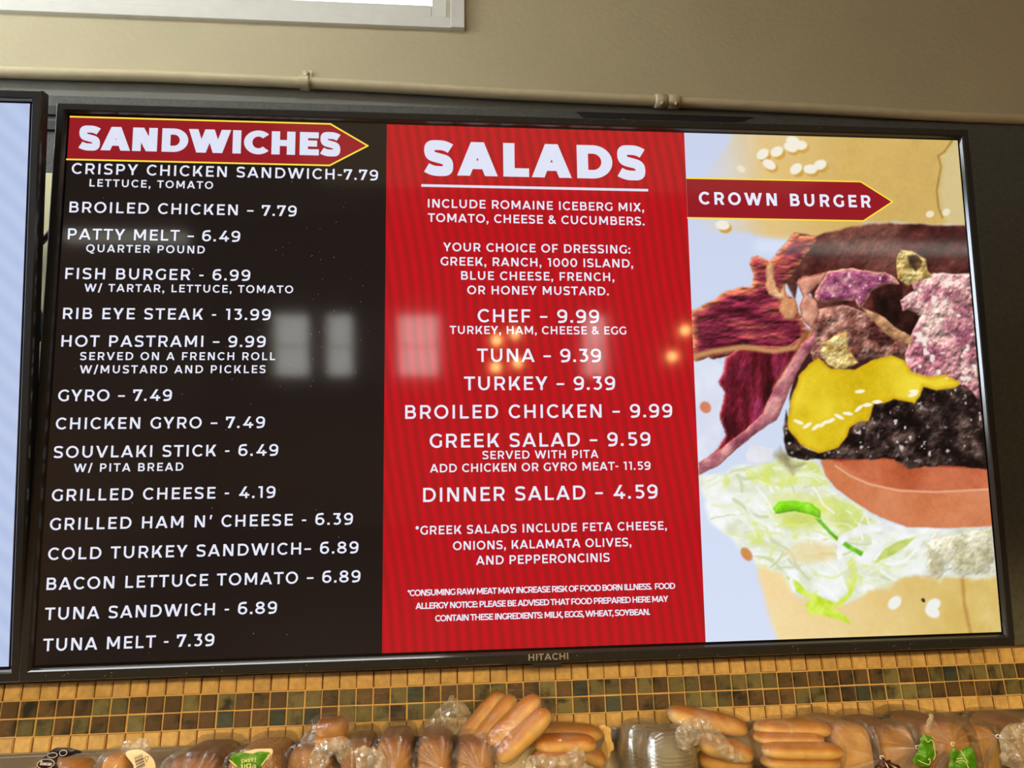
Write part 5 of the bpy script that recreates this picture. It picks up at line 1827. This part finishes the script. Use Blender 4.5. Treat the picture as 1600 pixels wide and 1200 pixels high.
for dx, dz in ((.018, -.014), (.028, -.019), (.008, -.019)):
    ribbon(bm, [q0 + Vector((.001, 0, -.003)), q0 + Vector((dx * .6, 0, dz * .6)), q0 + Vector((dx, 0, dz))], .0016, -.006)
obj('bag_print', localize(face_aisle(bm), t), M_tagpaper, t)


# clear plastic cups, upside down, nested in two stacks
def cup(name, label, group, x, y, zrim, rr, height, material):
    t = bmesh.new()
    prof = [(1.0, 0), (1.03, .003), (1.0, .006), (.955, .008), (.95, .014), (.90, .016), (.885, .22), (.72, .90), (.69, .96), (.64, 1.0), (.56, 1.0), (.54, .955), (0.02, .955)]
    nv = 48
    rows = []
    for i, (r_, z) in enumerate(prof):
        zz = z if i < 6 else None
        zv = z if i < 6 else .016 + (height - .016) * z
        row = []
        for j in range(nv):
            a = 2 * math.pi * j / nv
            rib = 1 + (.012 if j % 2 else 0) * (1 if 6 <= i <= 8 else 0)
            row.append(t.verts.new((math.cos(a) * rr * r_ * rib, math.sin(a) * rr * r_ * rib, zv)))
        rows.append(row)
    for a, b in zip(rows, rows[1:]):
        for j in range(nv):
            t.faces.new((a[j], a[(j + 1) % nv], b[(j + 1) % nv], b[j]))
    t.faces.new(rows[-1])
    o = obj(name, t, material, None, True)
    o.location = (x, y, zrim)
    tag(o, label, 'cup', group)
    return o


def cup_stack(x, y, ztop, dia, n, pitch, height, what):
    names = {0: 'clear upside-down plastic cup at the top of the %s' % what}
    first = None
    for k in range(n):
        z = ztop - height - k * pitch
        if z < SZ + .001:
            break
        if first is None:
            first = cup('plastic_cup', names[0], what, x, y, z, dia / 2, height, M_cup)
            o = first
        else:
            o = first.copy()
            COL.objects.link(o)
            o.location = (x, y, z)
            o['label'] = 'clear plastic cup nested below the top one in the %s' % what
    return first


(xa, da, za), (xb, db, zb) = GOODS['CUPA'], GOODS['CUPB']
cup_stack(xa[0], .030, za, da * 1.05, 9, .0058, .040, 'rear left stack of cups')
cup_stack(xb[0], -.030, zb, db * .88, 9, .0058, .037, 'front right stack of cups')

# ------------------------------------------------------------------ the dining room behind the camera, mirrored faintly in the glass
M_bulb = mat('warm_bulb', (1, .8, .5), .4, emit=(1.0, .55, .18), emit_strength=60)
M_shade = mat('black_lamp_shade', (.02, .02, .02), .4)


def pendant(name_label, loc):
    t = thing('pendant_lamp', name_label, 'lamp', (loc[0], loc[1], ZC - .001), (0, 0, 0), 'pendant lamps over the dining room')
    bm = bmesh.new()
    tube(bm, [(0, 0, 0), (0, 0, loc[2] + .10 - ZC)], .004, 8)
    obj('cord', bm, M_cable, t)
    bm = bmesh.new()
    tube(bm, [(0, 0, loc[2] + .12 - ZC), (0, 0, loc[2] + .09 - ZC), (0, 0, loc[2] + .03 - ZC)], [.02, .03, .07], 20, False)
    obj('lamp_shade', bm, M_shade, t, True)
    bm = bmesh.new()
    bmesh.ops.create_uvsphere(bm, u_segments=12, v_segments=8, radius=.030)
    bmesh.ops.translate(bm, vec=(0, 0, loc[2] - ZC), verts=bm.verts)
    obj('bulb', bm, M_bulb, t, True)


for loc in PENDANTS:
    pendant('small warm pendant lamp over the dining room, mirrored in the screen', loc)
M_tube = mat('light_tube', (1, 1, 1), .4, emit=(1.0, .97, .86), emit_strength=2.2)
for i, (xa, xb) in enumerate(((-2.3, -1.2), (2.95, 4.9))):
    t = thing('strip_light', 'strip light hanging across the %s of the dining room' % ('left side', 'right side')[i], 'lamp', ((xa + xb) / 2, -4.0, ZC - .001))
    hw = (xb - xa) / 2
    bm = bmesh.new()
    box(bm, -hw, hw, -.05, .05, 2.90 - ZC, 2.94 - ZC)
    for x in (-hw + .1, hw - .1):
        box(bm, x - .006, x + .006, -.006, .006, 2.93 - ZC, 0)
    obj('housing', bm, M_frame, t)
    bm = bmesh.new()
    box(bm, -hw + .03, hw - .03, -.04, .04, 2.82 - ZC, 2.90 - ZC, .01)
    obj('diffuser', bm, M_tube, t)

# fluorescent fitting on the ceiling right above the screens: lights the left half of the wall and the tops of the screens
M_tube2 = mat('bright_light_tube', (1, 1, 1), .4, emit=(.92, .97, 1.0), emit_strength=13)
t = thing('strip_light', 'ceiling strip light above the left half of the menu screen', 'lamp', (-.37, -.80, ZC - .001))
bm = bmesh.new()
box(bm, -1.0, 1.0, -.07, .07, -.05, 0)
obj('housing', bm, M_frame, t)
bm = bmesh.new()
box(bm, -.98, .98, -.055, .055, -.085, -.05, .008)
obj('diffuser', bm, M_tube2, t)
